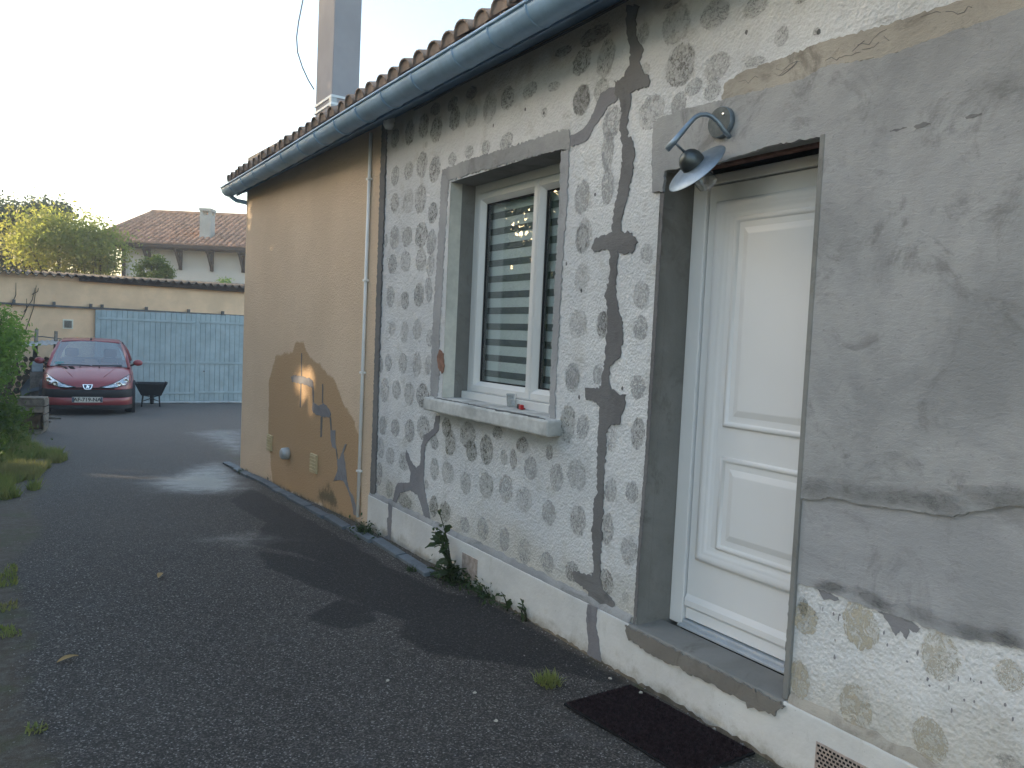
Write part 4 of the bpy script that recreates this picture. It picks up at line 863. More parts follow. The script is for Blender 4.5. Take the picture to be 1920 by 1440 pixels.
# garden trees out of view at left, placed for shade and for window reflections
spots = [(-5.2, 4.2, 6.2, 1.75), (-6.0, 7.0, 6.8, 1.75), (-5.6, 9.6, 6.4, 1.75), (-6.3, 12.0, 6.6, 1.75), (-5.2, 12.9, 6.2, 1.4), (-6.1, 17.7, 3.3, 1.4), (-7.2, 20.0, 3.1, 1.3), (-5.8, 21.6, 5.6, 1.6), (-9.5, 12.4, 8.0, 1.75), (-9.8, 15.2, 9.0, 1.75), (-10.2, 17.4, 9.2, 1.6), (-10.6, 19.0, 9.0, 1.4), (-9.2, 9.2, 7.6, 1.75), (-6.4, 24.2, 5.4, 1.6), (-3.0, 15.3, 8.2, 1.1)]
words = ['first', 'second', 'third', 'fourth', 'fifth', 'sixth', 'seventh', 'eighth', 'ninth', 'tenth', 'eleventh', 'twelfth', 'thirteenth', 'fourteenth', 'fifteenth']
for i, (x, y, h, cr) in enumerate(spots):
    tree('shade_tree', '%s out-of-view leafy tree shading the drive from beyond the left boundary' % words[i], (x, y, float(gh(y))-.05), h, (x, y, h*.53), (cr, cr, h*.45), 9000, 70, .42, .27, M['leafG'], 100+i, 'out-of-view shade trees beyond the left boundary', .14, True, 8)
# hedge on the left boundary
def shrub(name, label, px, py, dep, rad, n, size, mat, sd, cat='hedge', group=None, spread=.12):
    c = dm_(px, py, dep); b = gz(c); t = thing(name, label, cat, b, 0, group)
    P, cl = clumped(tuple(c), rad, n, 40, spread, sd, .4); P = P[P[:, 2] > b[2]]; P = P[gap_filter(P)]
    v, f = leaf_cards(P, size, sd, aspect=.38); cards_obj('foliage', v, f, mat, t, b)
    mb = MB(); r_ = random.Random(sd)
    for q in cl[:14]: mb.tube([Vector((c[0]+r_.uniform(-.1, .1), c[1]+r_.uniform(-.1, .1), b[2])), (Vector(q)+Vector((c[0], c[1], b[2])))/2, q], [.02, .014, .005], 5)
    mb.build('stems', M['bark'], t)
shrub('boundary_shrub', 'bright green feathery shrub at left edge beside the wood stack', -22, 655, 11.5, (.42, .6, .58), 7000, .085, M['leafH'], 31, 'shrub')
shrub('boundary_shrub', 'darker low shrub at left edge below the bright one', -28, 800, 10.6, (.38, .6, .55), 7000, .07, M['leafG'], 32, 'shrub')
shrub('boundary_shrub', 'nearest low green shrub at the left edge above the grass', -25, 870, 9.6, (.30, .5, .36), 5000, .06, M['leafG'], 33, 'shrub')
def grass(pts, n, h, sd, name, spread=1.0):
    r_ = np.random.default_rng(sd); P = np.array(pts); lo = P.min(0); hi = P.max(0); xy = r_.uniform(lo, hi, (n*4, 2)); xy = xy[in_poly(P, xy[:, 0], xy[:, 1])]
    dn = np.array([noise.noise(Vector((a*2.5, b*2.5, sd))) for a, b in xy]); xy = xy[dn > -.05]; k = len(xy)
    z = gh(xy[:, 1]); ang = r_.uniform(0, 6.28, k); hh = h*r_.uniform(.4, 1.2, k); w = .006; ln = hh*r_.uniform(.1, .8, k)*spread
    a2 = r_.uniform(0, 6.28, k); dx, dy = np.cos(ang)*w, np.sin(ang)*w
    v = np.stack([np.stack([xy[:, 0]-dx, xy[:, 1]-dy, z-.005], -1), np.stack([xy[:, 0]+dx, xy[:, 1]+dy, z-.005], -1), np.stack([xy[:, 0]+np.cos(a2)*ln, xy[:, 1]+np.sin(a2)*ln, z+hh], -1)], 1).reshape(-1, 3)
    o = cards_obj(name, v, np.arange(len(v)).reshape(-1, 3), M['grass']); o['kind'] = 'stuff'; return o
g1 = [tuple(G(*p)[:2]) for p in [(-60, 835), (60, 838), (110, 850), (128, 862), (90, 880), (70, 900), (75, 918), (40, 935), (-60, 950)]]
tag(grass(g1, 9000, .12, 41, 'verge_grass'), 'short yellowish grass tongue growing over the left edge of the asphalt', 'grass')
g2 = [tuple(G(*p)[:2]) for p in [(-80, 780), (40, 800), (60, 845), (-60, 850)]]
tag(grass(g2, 4000, .25, 42, 'verge_grass'), 'longer dark grass under the shrubs at the left edge', 'grass')
g3 = [tuple(G(*p)[:2]) for p in [(-60, 1060), (30, 1060), (35, 1100), (30, 1180), (-60, 1200)]]
tag(grass(g3, 500, .03, 43, 'moss_tuft'), 'thin mossy growth at the left edge of the asphalt', 'grass')
def tuft(px, py, r0, n, h, label, sd, mat='grass'):
    p = G(px, py); b = (p[0], p[1], p[2]); t = thing('grass_tuft', label, 'grass tuft', b); r_ = random.Random(sd); mb = MB()
    for _ in range(n):
        a = r_.uniform(0, 6.28); l = h*r_.uniform(.4, 1); tilt = r_.uniform(.2, 1.1); bx, by = p[0]+r_.uniform(-r0, r0)*.5, p[1]+r_.uniform(-r0, r0)*.5
        pts = [(bx+math.cos(a)*l*s*math.sin(tilt*s**.5), by+math.sin(a)*l*s*math.sin(tilt*s**.5), p[2]+l*s*math.cos(tilt*s)) for s in (0, .5, 1)]
        wx, wy = -math.sin(a)*.003, math.cos(a)*.003
        mb.add([(pts[0][0]-wx, pts[0][1]-wy, pts[0][2]), (pts[0][0]+wx, pts[0][1]+wy, pts[0][2]), (pts[1][0]+wx, pts[1][1]+wy, pts[1][2]), (pts[1][0]-wx, pts[1][1]-wy, pts[1][2]), pts[2]], [(0, 1, 2, 3), (3, 2, 4)])
    mb.build('blades', M[mat], t, fix=False)
tuft(1030, 1283, .10, 130, .075, 'green grass tuft in the asphalt left of the door mat', 51)
tuft(68, 1370, .08, 50, .035, 'tiny green grass tuft at the lower left of the asphalt', 52)
tuft(20, 1190, .10, 60, .04, 'small green grass tuft at the left edge of the asphalt', 53)
tuft(682, 1003, .10, 90, .14, 'dark grass tuft at the foot of the white conduit', 54, 'leafW')
tuft(512, 905, .10, 90, .17, 'dark grass tuft under the left cream vent of the wing', 55, 'leafW')
tuft(548, 918, .08, 50, .10, 'small weed tuft at wall foot between the two cream vents', 56, 'leafW')
tuft(770, 1072, .06, 40, .06, 'little green tuft between slate tiles near the tall weed', 57, 'leafW')
tuft(455, 888, .10, 60, .10, 'grass tuft at the far corner of the beige wing', 58, 'leafW')
def weed(px, py, X, h, label, sd, stems=3, lsize=.055, leaves=26, cushion=0):
    p = onx(px, py, X); zb = float(gh(p[1])); b = (X, p[1], zb); t = thing('wall_weed', label, 'weed', b); r_ = random.Random(sd); lm = []
    for k in range(2):
        mb = MB(); n = 6
        for i in range(n):
            s = i/(n-1); w_ = .32*math.sin(math.pi*min(.96, s*.9+.08))*(1.25 if i % 2 == k else .75); zc = .15*math.sin(s*2.5)
            mb.v += [(s, -w_, zc+.06), (s, 0, zc), (s, w_, zc+.06)]
        mb.f = [(i*3+q, i*3+q+1, i*3+q+4, i*3+q+3) for i in range(n-1) for q in range(2)]; lm.append(mb.mesh('leaf', M['leafW'], False))
    L = []
    for s_ in range(stems):
        a = r_.uniform(0, 6.28); hh = h*(1 if s_ == 0 else r_.uniform(.5, .9)); lean = Vector((-abs(math.cos(a))*.18*hh-.02, math.sin(a)*.4*hh, 0)); q0 = Vector(b)+Vector((r_.uniform(-.03, .0), r_.uniform(-.04, .04), 0))
        pts = [q0+Vector((0, 0, hh*s))+lean*s*s for s in (0, .3, .6, .85, 1)]
        MB().tube(pts, [.006, .005, .004, .003, .002], 6).build('stem', M['stem'], t, True); L.append(pts)
        if hh > .2:
            for j in range(4): blobm = MB().lathe([(0, -.012), (.008, -.004), (.008, .006), (0, .014)], 8, Matrix.Translation(pts[-1]+Vector((r_.uniform(-.03, .02), r_.uniform(-.04, .04), r_.uniform(-.01, .03))))); blobm.build('flower_bud', M['leafW'], t)
    for i in range(leaves):
        pts = r_.choice(L); s = r_.uniform(.05, .97); k = s*4; i0 = min(3, int(k)); q = pts[i0]+(pts[i0+1]-pts[i0])*(k-i0); sz = lsize*r_.uniform(.7, 1.5)*(1.3-.7*s)
        wlink('leaf', lm[i % 2], t, q, (r_.uniform(-.5, .5), r_.uniform(-.9, .5), r_.uniform(1.2, 5.1)), (sz*1.3, sz*.8, sz))
    if cushion:
        P = np.array(b)+np.random.default_rng(sd).normal(size=(cushion, 3))*np.array([.05, .10, .05]); P[:, 0] = np.minimum(P[:, 0], X+.03); P = P[P[:, 2] > zb]
        v, f = leaf_cards(P, .035, sd); cards_obj('basal_leaves', v, f, M['leafW'], t, b)
weed(852, 1092, PX-.05, .47, 'tall dark leafy weed growing against the white plinth', 61, 4, .085, 42, 550)
weed(915, 1128, PX-.02, .10, 'low bushy weed at plinth foot just right of the tall one', 62, 3, .04, 14, 220)
weed(962, 1158, PX-.01, .12, 'thin single sprig at the plinth foot', 63, 1, .035, 8)
weed(988, 1172, PX-.01, .14, 'slender branching sprig at plinth foot left of the crack', 64, 3, .035, 16)
weed(690, 990, D-.12, .10, 'small leafy weed at the slate edge below the joint', 65, 3, .045, 12, 160)

# ------------------------------------------------------------------ garage at the end of the drive
GYW = 21.1
gar = thing('garage', 'long ochre garage with corrugated roof edge and pale blue plank gate', 'garage', (3, GYW, -.37))
MB().box(-4, 8, GYW, GYW+.25, -.8, 2.56).build('wall', M['ochre'], gar)
def mk_corr():
    x0, x1 = -4.2, 8.2; pitch = .177; ns = 9; wdt = (x1-x0)/ns
    for s_ in range(ns):
        xs = np.arange(x0+s_*wdt-.03, x0+(s_+1)*wdt+.031, pitch/8); mb = MB(); n = len(xs)
        for y in (GYW-.17, GYW+.5, GYW+4):
            for t in (0, -.012):
                for x in xs: mb.v.append((x, y, 2.665+.010*(x-3)+(y-GYW)*.06+.048*math.sin(2*math.pi*x/pitch)+t+.006*(s_ % 2)))
        for r0 in (0, 1):
            for k in range(n-1):
                a = r0*2*n; b = (r0+1)*2*n; mb.f += [(a+k, a+k+1, b+k+1, b+k), (a+n+k, b+n+k, b+n+k+1, a+n+k+1)]
        mb.f += [(k, n+k, n+k+1, k+1) for k in range(n-1)]
        mb.build('corrugated_sheet', M['fibre'], gar, True, fix=False)
mk_corr()
MB().box(-4, 8, GYW-.03, GYW-.001, 2.54, 2.63).build('mortar_fillet', M['ochre'], gar)
MB().box(1.35, 8, GYW-.12, GYW-.031, 2.545, 2.66).build('eaves_band', M['darkwood'], gar)  # dark brown band below the right part of the sheet edge
gate = MB().box(1.70, 6.2, GYW-.05, GYW-.02, -.36, 1.87).build('gate', M['blue'], gar)
r_ = random.Random(4); x = 1.70
while x < 6.2:
    w_ = r_.choice([.115, .12, .13]); MB().box(x+.004, x+w_-.004, GYW-.078+r_.uniform(-.004, .004), GYW-.0505, -.355+r_.uniform(-.01, .01), 1.885+.012*(x-1.7)+r_.uniform(-.006, .006)).build('gate_board', M['blue'], gate); x += w_
for z in (1.66, .62, -.14):
    for x0, x1 in ((1.74, 3.95), (4.05, 6.15)): MB().box(x0, x1, GYW-.098, GYW-.083, z+.010*(x0-1.7), z+.055+.010*(x0-1.7)).build('gate_ledge', M['blue'], gate, bevel=.004)
MB().tube([(4.18, GYW-.085, .45), (4.18, GYW-.105, .45)], .02, 10).build('gate_lock', M['rail'], gate)
rail = MB().box(-1.2, 6.2, GYW-.07, GYW-.035, 1.90, 1.945).build('sliding_rail', M['rail'], gar)
for px in (26, 101, 170, 191, 274, 353, 417):
    p = ony(px, 580, GYW); MB().box(p[0]-.03, p[0]+.03, GYW-.09, GYW-.001, 1.93, 2.02).build('rail_bracket', M['rail'], rail)
gv = MB().box(1.03, 1.245, GYW-.015, GYW-.001, 1.40, 1.625).build('wall_vent', M['ventwhite'], gar, bevel=.003)
for k in range(7): MB().box(1.06, 1.215, GYW-.024, GYW-.0155, 1.432+k*.024, 1.448+k*.024).build('vent_louvre', M['fibre'], gar)
MB().tube([(2.3+.35*i, GYW-.2+.05*math.sin(i*2.2), float(gh(GYW-.2))+.03) for i in range(9)], .028, 8).build('ground_pipe', M['sheet'], gar, True)
t = thing('dry_vine', 'leafless dry vine stems climbing the ochre garage wall', 'vine', (.1, GYW-.03, 1.0))
for a, b in (((48, 620), (68, 535)), ((20, 575), (30, 530)), ((45, 585), (66, 540)), ((40, 600), (50, 560)), ((60, 552), (72, 540))):
    p, q = ony(*a, GYW-.03), ony(*b, GYW-.03); MB().tube([p, (p+q)/2+np.array([.05, 0, 0]), q], [.010, .008, .005], 5).build('stem', M['bark'], t)

# ------------------------------------------------------------------ far house
def mk_far():
    dep = 33.; S = dep/F_PX; hx = np.array([math.cos(YAW), -math.sin(YAW), 0]); hy = np.array([math.sin(YAW), math.cos(YAW), 0]); c0 = ondepth(212, 458, dep); c0[2] = 0
    zg = -.55; t = thing('far_house', 'pale house with hipped clay tile roof and timber eave brackets behind the garage', 'house', (c0[0], c0[1], zg))
    def P(a, b, z): return tuple(c0+hx*a+hy*b+np.array([0, 0, z]))
    ez = ondepth(330, 459, dep)[2]; Lw = 9.0; dpt = 8.0
    def bx(mb, a0, a1, b0, b1, z0, z1):
        v = [P(a, b, z) for z in (z0, z1) for b in (b0, b1) for a in (a0, a1)]
        return mb.add(v, [(0, 2, 3, 1), (4, 5, 7, 6), (0, 1, 5, 4), (2, 6, 7, 3), (0, 4, 6, 2), (1, 3, 7, 5)])
    bx(MB(), 0.05, Lw, .7, dpt, zg-.3, ez+.1).build('wall', M['farwall'], t)
    rise = 1.9; rd = (dpt+.7)/2+.0; a_l = -1.1; hipx = -.32
    E = [P(a_l, 0, ez), P(Lw+1, 0, ez), P(Lw+1, dpt+.7, ez), P(a_l, dpt+.7, ez), P(hipx, rd, ez+rise), P(Lw-1, rd, ez+rise)]
    E2 = [(x, y, z-.05) for x, y, z in E[:4]]
    rf = MB().add(E+E2, [(0, 1, 5, 4), (1, 2, 5), (2, 3, 4, 5), (3, 0, 4), (0, 6, 7, 1), (0, 3, 9, 6), (6, 9, 8, 7)]).build('roof', M['fartile'], t)
    mb = MB(); pit = .245; nrow = 16; n = 5; slope = math.hypot(rd, rise)
    for row in range(nrow):
        b0 = rd*row/nrow; b1 = rd*(row+1.12)/nrow; z0 = ez+rise*row/nrow; z1 = ez+rise*(row+1.12)/nrow
        left = a_l+(hipx-a_l)*row/nrow; k0 = math.ceil(left/pit)
        for k in range(k0, int(Lw/pit)):
            a = k*pit; rr_ = .085; jit = random.uniform(-.02, .02); v = []
            for (bb, zz, q) in ((b0+jit, z0+.045, 1), (b1, z1+.02, .85)):
                for i in range(n+1): th = math.pi*i/n; v.append(P(a-rr_*q*math.cos(th), bb, zz+rr_*q*.9*math.sin(th)))
            f = [(i, i+1, n+2+i, n+1+i) for i in range(n)]+[tuple(range(n, -1, -1))]; mb.add(v, f)
    o = mb.build('roof_tiles', M['fartile'], rf, False, fix=False); o['kind'] = 'stuff'
    MB().tube([P(hipx-.1, rd, ez+rise+.05), P(Lw-1, rd, ez+rise+.05)], .12, 8).build('ridge_tiles', M['fartile'], rf)
    MB().tube([P(a_l, 0, ez+.06), P(hipx, rd, ez+rise+.06)], .11, 8).build('hip_tiles', M['fartile'], rf)
    bx(MB(), a_l, Lw, -.10, .02, ez-.13, ez+.0).build('gutter', M['darkwood'], t)
    bx(MB(), a_l, Lw, .03, .69, ez-.16, ez-.06).build('soffit', M['darkwood'], t)
    bx(MB(), .06, .2, .62, .695, zg, ez-.2).build('downpipe', M['darkwood'], t)
    for px in (260.5, 320.5, 380.5, 440.5, 500):
        a = (px-212)*S-.05+.14
        br = MB(); bx(br, a, a+.12, .58, .695, ez-.16-.85, ez-.161); bx(br, a, a+.12, .05, .58, ez-.28, ez-.161)
        v = [P(a+.01, .1, ez-.28), P(a+.11, .1, ez-.28), P(a+.11, .22, ez-.28), P(a+.01, .22, ez-.28), P(a+.01, .58, ez-.9), P(a+.11, .58, ez-.9), P(a+.11, .58, ez-.76), P(a+.01, .58, ez-.76)]
        br.add(v, [(0, 1, 5, 4), (1, 2, 6, 5), (2, 3, 7, 6), (3, 0, 4, 7)]); br.build('eave_bracket', M['darkwood'], t)
    ca = (372-212)*S*1.04-.50; zc = ez+.25
    ch = MB(); bx(ch, ca, ca+.48, .95, 1.45, zc, ez+1.45); bx(ch, ca-.03, ca+.51, .92, 1.48, ez+1.62, ez+1.74)
    for q in (0, 1):
        for w_ in (0, 1): bx(ch, ca+q*.36, ca+q*.36+.12, .95+w_*.38, 1.07+w_*.38, ez+1.45, ez+1.62)
    ch.build('chimney', M['farchim'], t)
mk_far()

# ------------------------------------------------------------------ red car
def mk_car():
    p = G(166, 772); ang = RAD(-6); fwd = Vector((math.sin(ang), -math.cos(ang), 0))
    cen = Vector((p[0], p[1], p[2]))-fwd*1.22
    t = thing('parked_car', 'small red hatchback parked nose-out in front of the blue gate', 'car', (cen.x, cen.y, cen.z), ang)
    # local frame: x to the viewer's right, nose towards -y, z up
    ys = [-1.905, -1.88, -1.80, -1.62, -1.35, -1.10, -.80, 0, .8, 1.4, 1.72, 1.86, 1.90]
    hw = [.44, .58, .70, .775, .81, .82, .826, .826, .825, .80, .74, .66, .55]
    zt = [.50, .575, .655, .735, .835, .90, .925, .935, .945, .955, .95, .90, .80]
    zb = [.24, .20, .18, .17, .17, .17, .17, .17, .17, .19, .22, .26, .3]
    prof = [(.80, 0), (.94, .06), (1.0, .22), (1.0, .45), (.985, .68), (.955, .86), (.90, .96), (.72, 1.0), (.42, 1.015), (.0, 1.02)]
    mb = MB(); m = len(prof)*2-1
    for y, w_, a, b in zip(ys, hw, zt, zb):
        ring = [(w_*q, y, b+(a-b)*h) for q, h in prof]; ring += [(-x, yy, z) for x, yy, z in ring[-2::-1]]; mb.v += ring
    for i in range(len(ys)-1): mb.f += [(i*m+k, i*m+k+1, (i+1)*m+k+1, (i+1)*m+k) for k in range(m-1)]
    mb.f += [tuple(range(m)), tuple((len(ys)-1)*m+k for k in range(m-1, -1, -1))]
    mb.f += [(i*m, (i+1)*m, (i+1)*m+m-1, i*m+m-1) for i in range(len(ys)-1)]
    body = mb.build('body', M['carred'], t, True)
    md = body.modifiers.new('s', 'SUBSURF'); md.levels = 1; md.render_levels = 2
    from mathutils.bvhtree import BVHTree
    bpy.context.view_layer.update(); dg = bpy.context.evaluated_depsgraph_get(); tmpm = bpy.data.meshes.new_from_object(body.evaluated_get(dg))
    bmt = bmesh.new(); bmt.from_mesh(tmpm); bvh = BVHTree.FromBMesh(bmt); bmt.free(); bpy.data.meshes.remove(tmpm)
    def fy(x, z, out=0):
        hit = bvh.ray_cast(Vector((x, -3, z)), Vector((0, 1, 0)))[0]
        return (hit.y if hit is not None else -1.25)-out
    # bonnet shut lines and raised centre
    def hz(x, y):   # body top height at (x, y)
        a = np.interp(y, ys, zt); b = np.interp(y, ys, zb); w_ = np.interp(y, ys, hw); q = min(1, abs(x)/w_)
        return b+(a-b)*float(np.interp(q, [0, .42, .72, .90, .955, .985], [1.02, 1.015, 1.0, .96, .86, .68]))
    def tz(x, y):
        hit = bvh.ray_cast(Vector((x, y, 3)), Vector((0, 0, -1)))[0]; return hit.z if hit is not None else hz(x, y)
    def hood_line(pts, r_, mat, name): MB().tube([(x, y, hz(x, y)+.002) for x, y in pts], r_, 6).build(name, mat, body, True)
    for s_ in (-1, 1):
        MB().tube([(s_*.52, -1.08, tz(.52, -1.08)-.006), (s_*.44, -1.25, tz(.44, -1.25)-.004), (s_*.36, -1.45, tz(.36, -1.45)-.005), (s_*.27, -1.65, tz(.27, -1.65)-.008)], [.012, .014, .014, .012], 8).build('bonnet_crease', M['carred'], body, True)
    # cabin: A-pillar base to tail
    A = [(.66, -1.06, .895), (.735, -.93, .91)]
    base_f, top_f = -1.06, -.30; base_z, top_z = .90, 1.385
    gw = .700; rw = .555
    ro = MB(); rys = [-.34, -.25, .1, .6, 1.1, 1.32]; rz = [1.385, 1.40, 1.425, 1.43, 1.39, 1.34]; rws = [.545, .555, .565, .565, .55, .53]; rp = [(1.03, -.075), (1.02, -.04), (.95, .0), (.6, .012), (0, .018)]
    k5 = len(rp)*2-1
    for y, z, w_ in zip(rys, rz, rws):
        ring = [(w_*q, y, z+h) for q, h in rp]; ring += [(-x, yy, zz) for x, yy, zz in ring[-2::-1]]; ro.v += ring
    ro.f = [(i*k5+k, i*k5+k+1, (i+1)*k5+k+1, (i+1)*k5+k) for i in range(len(rys)-1) for k in range(k5-1)]
    roof_ = ro.build('roof', M['carred'], t, True)
    sm = roof_.modifiers.new('th', 'SOLIDIFY'); sm.thickness = .02
    for s_ in (-1, 1):
        MB().tube([(s_*.715, -1.05, .885), (s_*.665, -.72, 1.12), (s_*.575, -.33, 1.345)], [.035, .032, .03], 8).build('front_pillar', M['carred'], t, True)
        MB().tube([(s_*.735, .25, .92), (s_*.66, .25, 1.15), (s_*.575, .25, 1.375)], .03, 8).build('door_pillar', M['bumper'], t, True)
        MB().tube([(s_*.74, 1.55, .93), (s_*.66, 1.42, 1.15), (s_*.55, 1.28, 1.31)], .07, 8).build('rear_pillar', M['carred'], t, True)
        MB().add([(s_*.735, -.98, .905), (s_*.735, 1.5, .93), (s_*.575, 1.25, 1.335), (s_*.585, -.28, 1.345)], [(0, 1, 2, 3)]).build('side_window', M['carglass'], t)
        mr = MB().lathe([(0, -.055), (.05, -.05), (.068, -.01), (.068, .02), (.055, .05), (0, .055)], 14, Matrix.Translation((s_*.885, -.78, .985)) @ Matrix.Rotation(RAD(90), 4, 'X') @ Matrix.Diagonal((1.35, .95, 1, 1))).build('door_mirror', M['carred'], t, True)
        MB().tube([(s_*.74, -.80, .92), (s_*.83, -.79, .955)], .02, 8).build('mirror_arm', M['bumper'], mr, True)
    ws = []
    for i in range(7):
        f = i/6; y = base_f+.0+(top_f-base_f)*f; z = base_z+(top_z-base_z)*f; w_ = gw+(rw-gw)*f
        for k in range(9): q = -1+2*k/8; ws.append((w_*q, y-.055*(1-q*q)*(1-.3*f), z+.012*(1-q*q)))
    MB().add(ws, [(i*9+k, i*9+k+1, (i+1)*9+k+1, (i+1)*9+k) for i in range(6) for k in range(8)]).build('windscreen', M['carglass'], t, True)
    MB().add([(-.60, 1.60, .95), (.60, 1.60, .95), (.50, 1.34, 1.33), (-.50, 1.34, 1.33)], [(0, 1, 2, 3)]).build('rear_window', M['carglass'], t)
    MB().box(-.72, .72, -1.0, -.62, .80, .905).build('dashboard', M['cloth'], t, bevel=.03)
    MB().tube([(.35+.18*math.cos(a), -.52-.06*math.sin(a), .93+.17*math.sin(a)) for a in np.linspace(0, 2*math.pi, 20)], .016, 6).build('steering_wheel', M['cloth'], t, True)
    for s_ in (-1, 1):
        st = MB().box(s_*.36-.24, s_*.36+.24, -.05, .10, .45, 1.03).build('front_seat', M['cloth'], t, bevel=.05)
        MB().box(s_*.36-.13, s_*.36+.13, -.02, .09, 1.05, 1.23).build('headrest', M['cloth'], st, bevel=.045)
    MB().box(-.6, .6, .95, 1.1, .45, 1.0).build('rear_seat', M['cloth'], t, bevel=.05)
    MB().box(-.70, .70, -.9, 1.5, .35, .5).build('cabin_floor', M['cloth'], t)
    # face: headlamps, bumper, plate, badge
    for s_ in (-1, 1):
        P2 = [(.20, .548), (.34, .582), (.46, .63), (.58, .695), (.66, .745), (.715, .775), (.75, .765), (.765, .70), (.745, .64), (.66, .585), (.48, .545), (.34, .533)]
        base = MB(); lens = MB(); n = len(P2); cx = np.mean([q[0] for q in P2]); cz = np.mean([q[1] for q in P2])
        def pt(x, z, out): return (s_*x, fy(x, z, out+.012), z)
        base.add([pt(x, z, .000) for x, z in P2]+[pt(cx+(x-cx)*.5, cz+(z-cz)*.5, .0) for x, z in P2]+[pt(cx, cz, .0)], [(i, (i+1) % n, n+(i+1) % n, n+i) for i in range(n)]+[(n+i, n+(i+1) % n, 2*n) for i in range(n)])
        hl = base.build('headlight', M['reflector'], t)
        lens.add([pt(x, z, .004) for x, z in P2]+[pt(cx+(x-cx)*.6, cz+(z-cz)*.6, .03) for x, z in P2]+[pt(cx, cz, .036)], [(i, (i+1) % n, n+(i+1) % n, n+i) for i in range(n)]+[(n+i, n+(i+1) % n, 2*n) for i in range(n)])
        lens.build('lens', M['lens'], hl, True)
        MB().tube([pt(x, z, .006) for x, z in P2+P2[:1]], .006, 6).build('lamp_gap', M['bumper'], hl)
        for bx_, bz in ((.54, .61), (.66, .67)):
            q = Vector(pt(bx_, bz, .012)); MB().lathe([(0, .0), (.045, .002), (.05, .012), (.036, .014), (0, .004)], 16, Matrix.Translation(q) @ Matrix.Rotation(RAD(90), 4, 'X')).build('lamp_bowl', M['chrome'], hl, True)
    def band(z0, z1, out, mat, name, w=.80, sub=None):
        mb = MB(); X_ = np.linspace(-w, w, 33); n = len(X_)
        for z, o in ((z0, out*.6), (z0+.015, out), (z1-.015, out), (z1, out*.6)):
            for x in X_:
                y = min(fy(x, min(z, .49)), fy(x, .30)) if abs(x) < w*.97 else fy(math.copysign(w*.97, x), .30)+.08; mb.v.append((x, y-o, z))
        mb.f = [(r0*n+k, r0*n+k+1, (r0+1)*n+k+1, (r0+1)*n+k) for r0 in range(3) for k in range(n-1)]
        return mb.build(name, mat, sub or t, True)
    bp = band(.20, .345, .045, M['carred'], 'lower_bumper', .80)
    band(.345, .50, .035, M['bumper'], 'bumper_band', .80)
    band(.12, .20, .02, M['bumper'], 'air_dam', .80)
    band(.50, .518, .02, M['carred'], 'nose_lip', .80)
    MB().box(-.46, .46, fy(0, .525)-.03, fy(0, .525)+.02, .517, .537).build('grille_slot', M['black'], t)
    PYF = fy(0, .30)-.05
    pl = MB().box(-.26, .26, PYF-.013, PYF, .255, .36).build('number_plate', M['plate'], t, bevel=.003)
    for s_, nm in ((-1, 'plate_band'), (1, 'plate_band')): MB().box(s_*.2385-.0195, s_*.2385+.0195, PYF-.016, PYF-.0132, .26, .355).build(nm, M['euroblue'], pl)
    cu = bpy.data.curves.new('plate_text', 'FONT'); cu.body = 'AF-719-NA'; cu.align_x = 'CENTER'; cu.align_y = 'CENTER'; cu.size = .098; cu.extrude = .001; cu.offset = .0022
    tmp = bpy.data.objects.new('plate_text', cu); col.objects.link(tmp); bpy.context.view_layer.update()
    me = bpy.data.meshes.new_from_object(tmp.evaluated_get(bpy.context.evaluated_depsgraph_get())); bpy.data.objects.remove(tmp)
    me.materials.clear(); me.materials.append(M['bumper']); link('plate_text', me, pl, (0, PYF-.0155, .3075), (RAD(90), 0, 0))
    BYF = fy(0, .55)-.035
    sh = [(-.085, .60), (.085, .60), (.075, .545), (.045, .505), (-.045, .505), (-.075, .545)]
    em = MB().prism(sh, lambda a, b, d: (a, BYF-d+(b-.5)*.25, b), .012).build('badge', M['chrome'], t)
    MB().prism([(x*.8, .553+(z-.553)*.8) for x, z in sh], lambda a, b, d: (a, BYF-.013-d+(b-.5)*.25, b), .003).build('badge_field', M['emblem'], em)
    lion = [(-.030, .525), (-.012, .528), (-.006, .543), (.008, .540), (.012, .525), (.028, .525), (.020, .545), (.026, .560), (.040, .566), (.024, .572), (.012, .567), (.010, .580), (-.006, .588), (-.022, .580), (-.012, .572), (-.010, .560), (-.034, .568), (-.016, .552), (-.024, .540)]
    MB().prism(lion, lambda a, b, d: (a, BYF-.0165-d+(b-.5)*.25, b), .004).build('badge_figure', M['chrome'], em)
    for k in range(2):
        x0 = -.50+k*.125; MB().add([(x, y, tz(x, y)+.006) for x, y in [(x0, -1.14), (x0+.085, -1.14), (x0+.14, -1.30), (x0+.055, -1.30)]], [(0, 1, 2, 3)]).build('bonnet_vent', M['black'], body)
    for x in (-.16, .18): MB().box(x-.012, x+.012, -1.2, -1.18, hz(x, -1.19), hz(x, -1.19)+.018).build('washer_nozzle', M['bumper'], body)
    MB().tube([(.05, -1.13, .925), (.30, -1.12, .93), (.58, -1.06, .93)], .010, 6).build('wiper', M['bumper'], t); MB().tube([(-.55, -1.07, .925), (-.25, -1.13, .93), (.02, -1.14, .925)], .010, 6).build('wiper', M['bumper'], t)
    MB().tube([(0, -.28, 1.41), (0, -.24, 1.46)], [.022, .008], 8).build('antenna_base', M['bumper'], t, True)
    MB().box(-.60, -.50, -1.055, -1.05, .935, .975).build('windscreen_sticker', M['sticker'], t); MB().box(-.57, -.45, -.995, -.99, .955, .985).build('windscreen_sticker', M['sticker'], t)
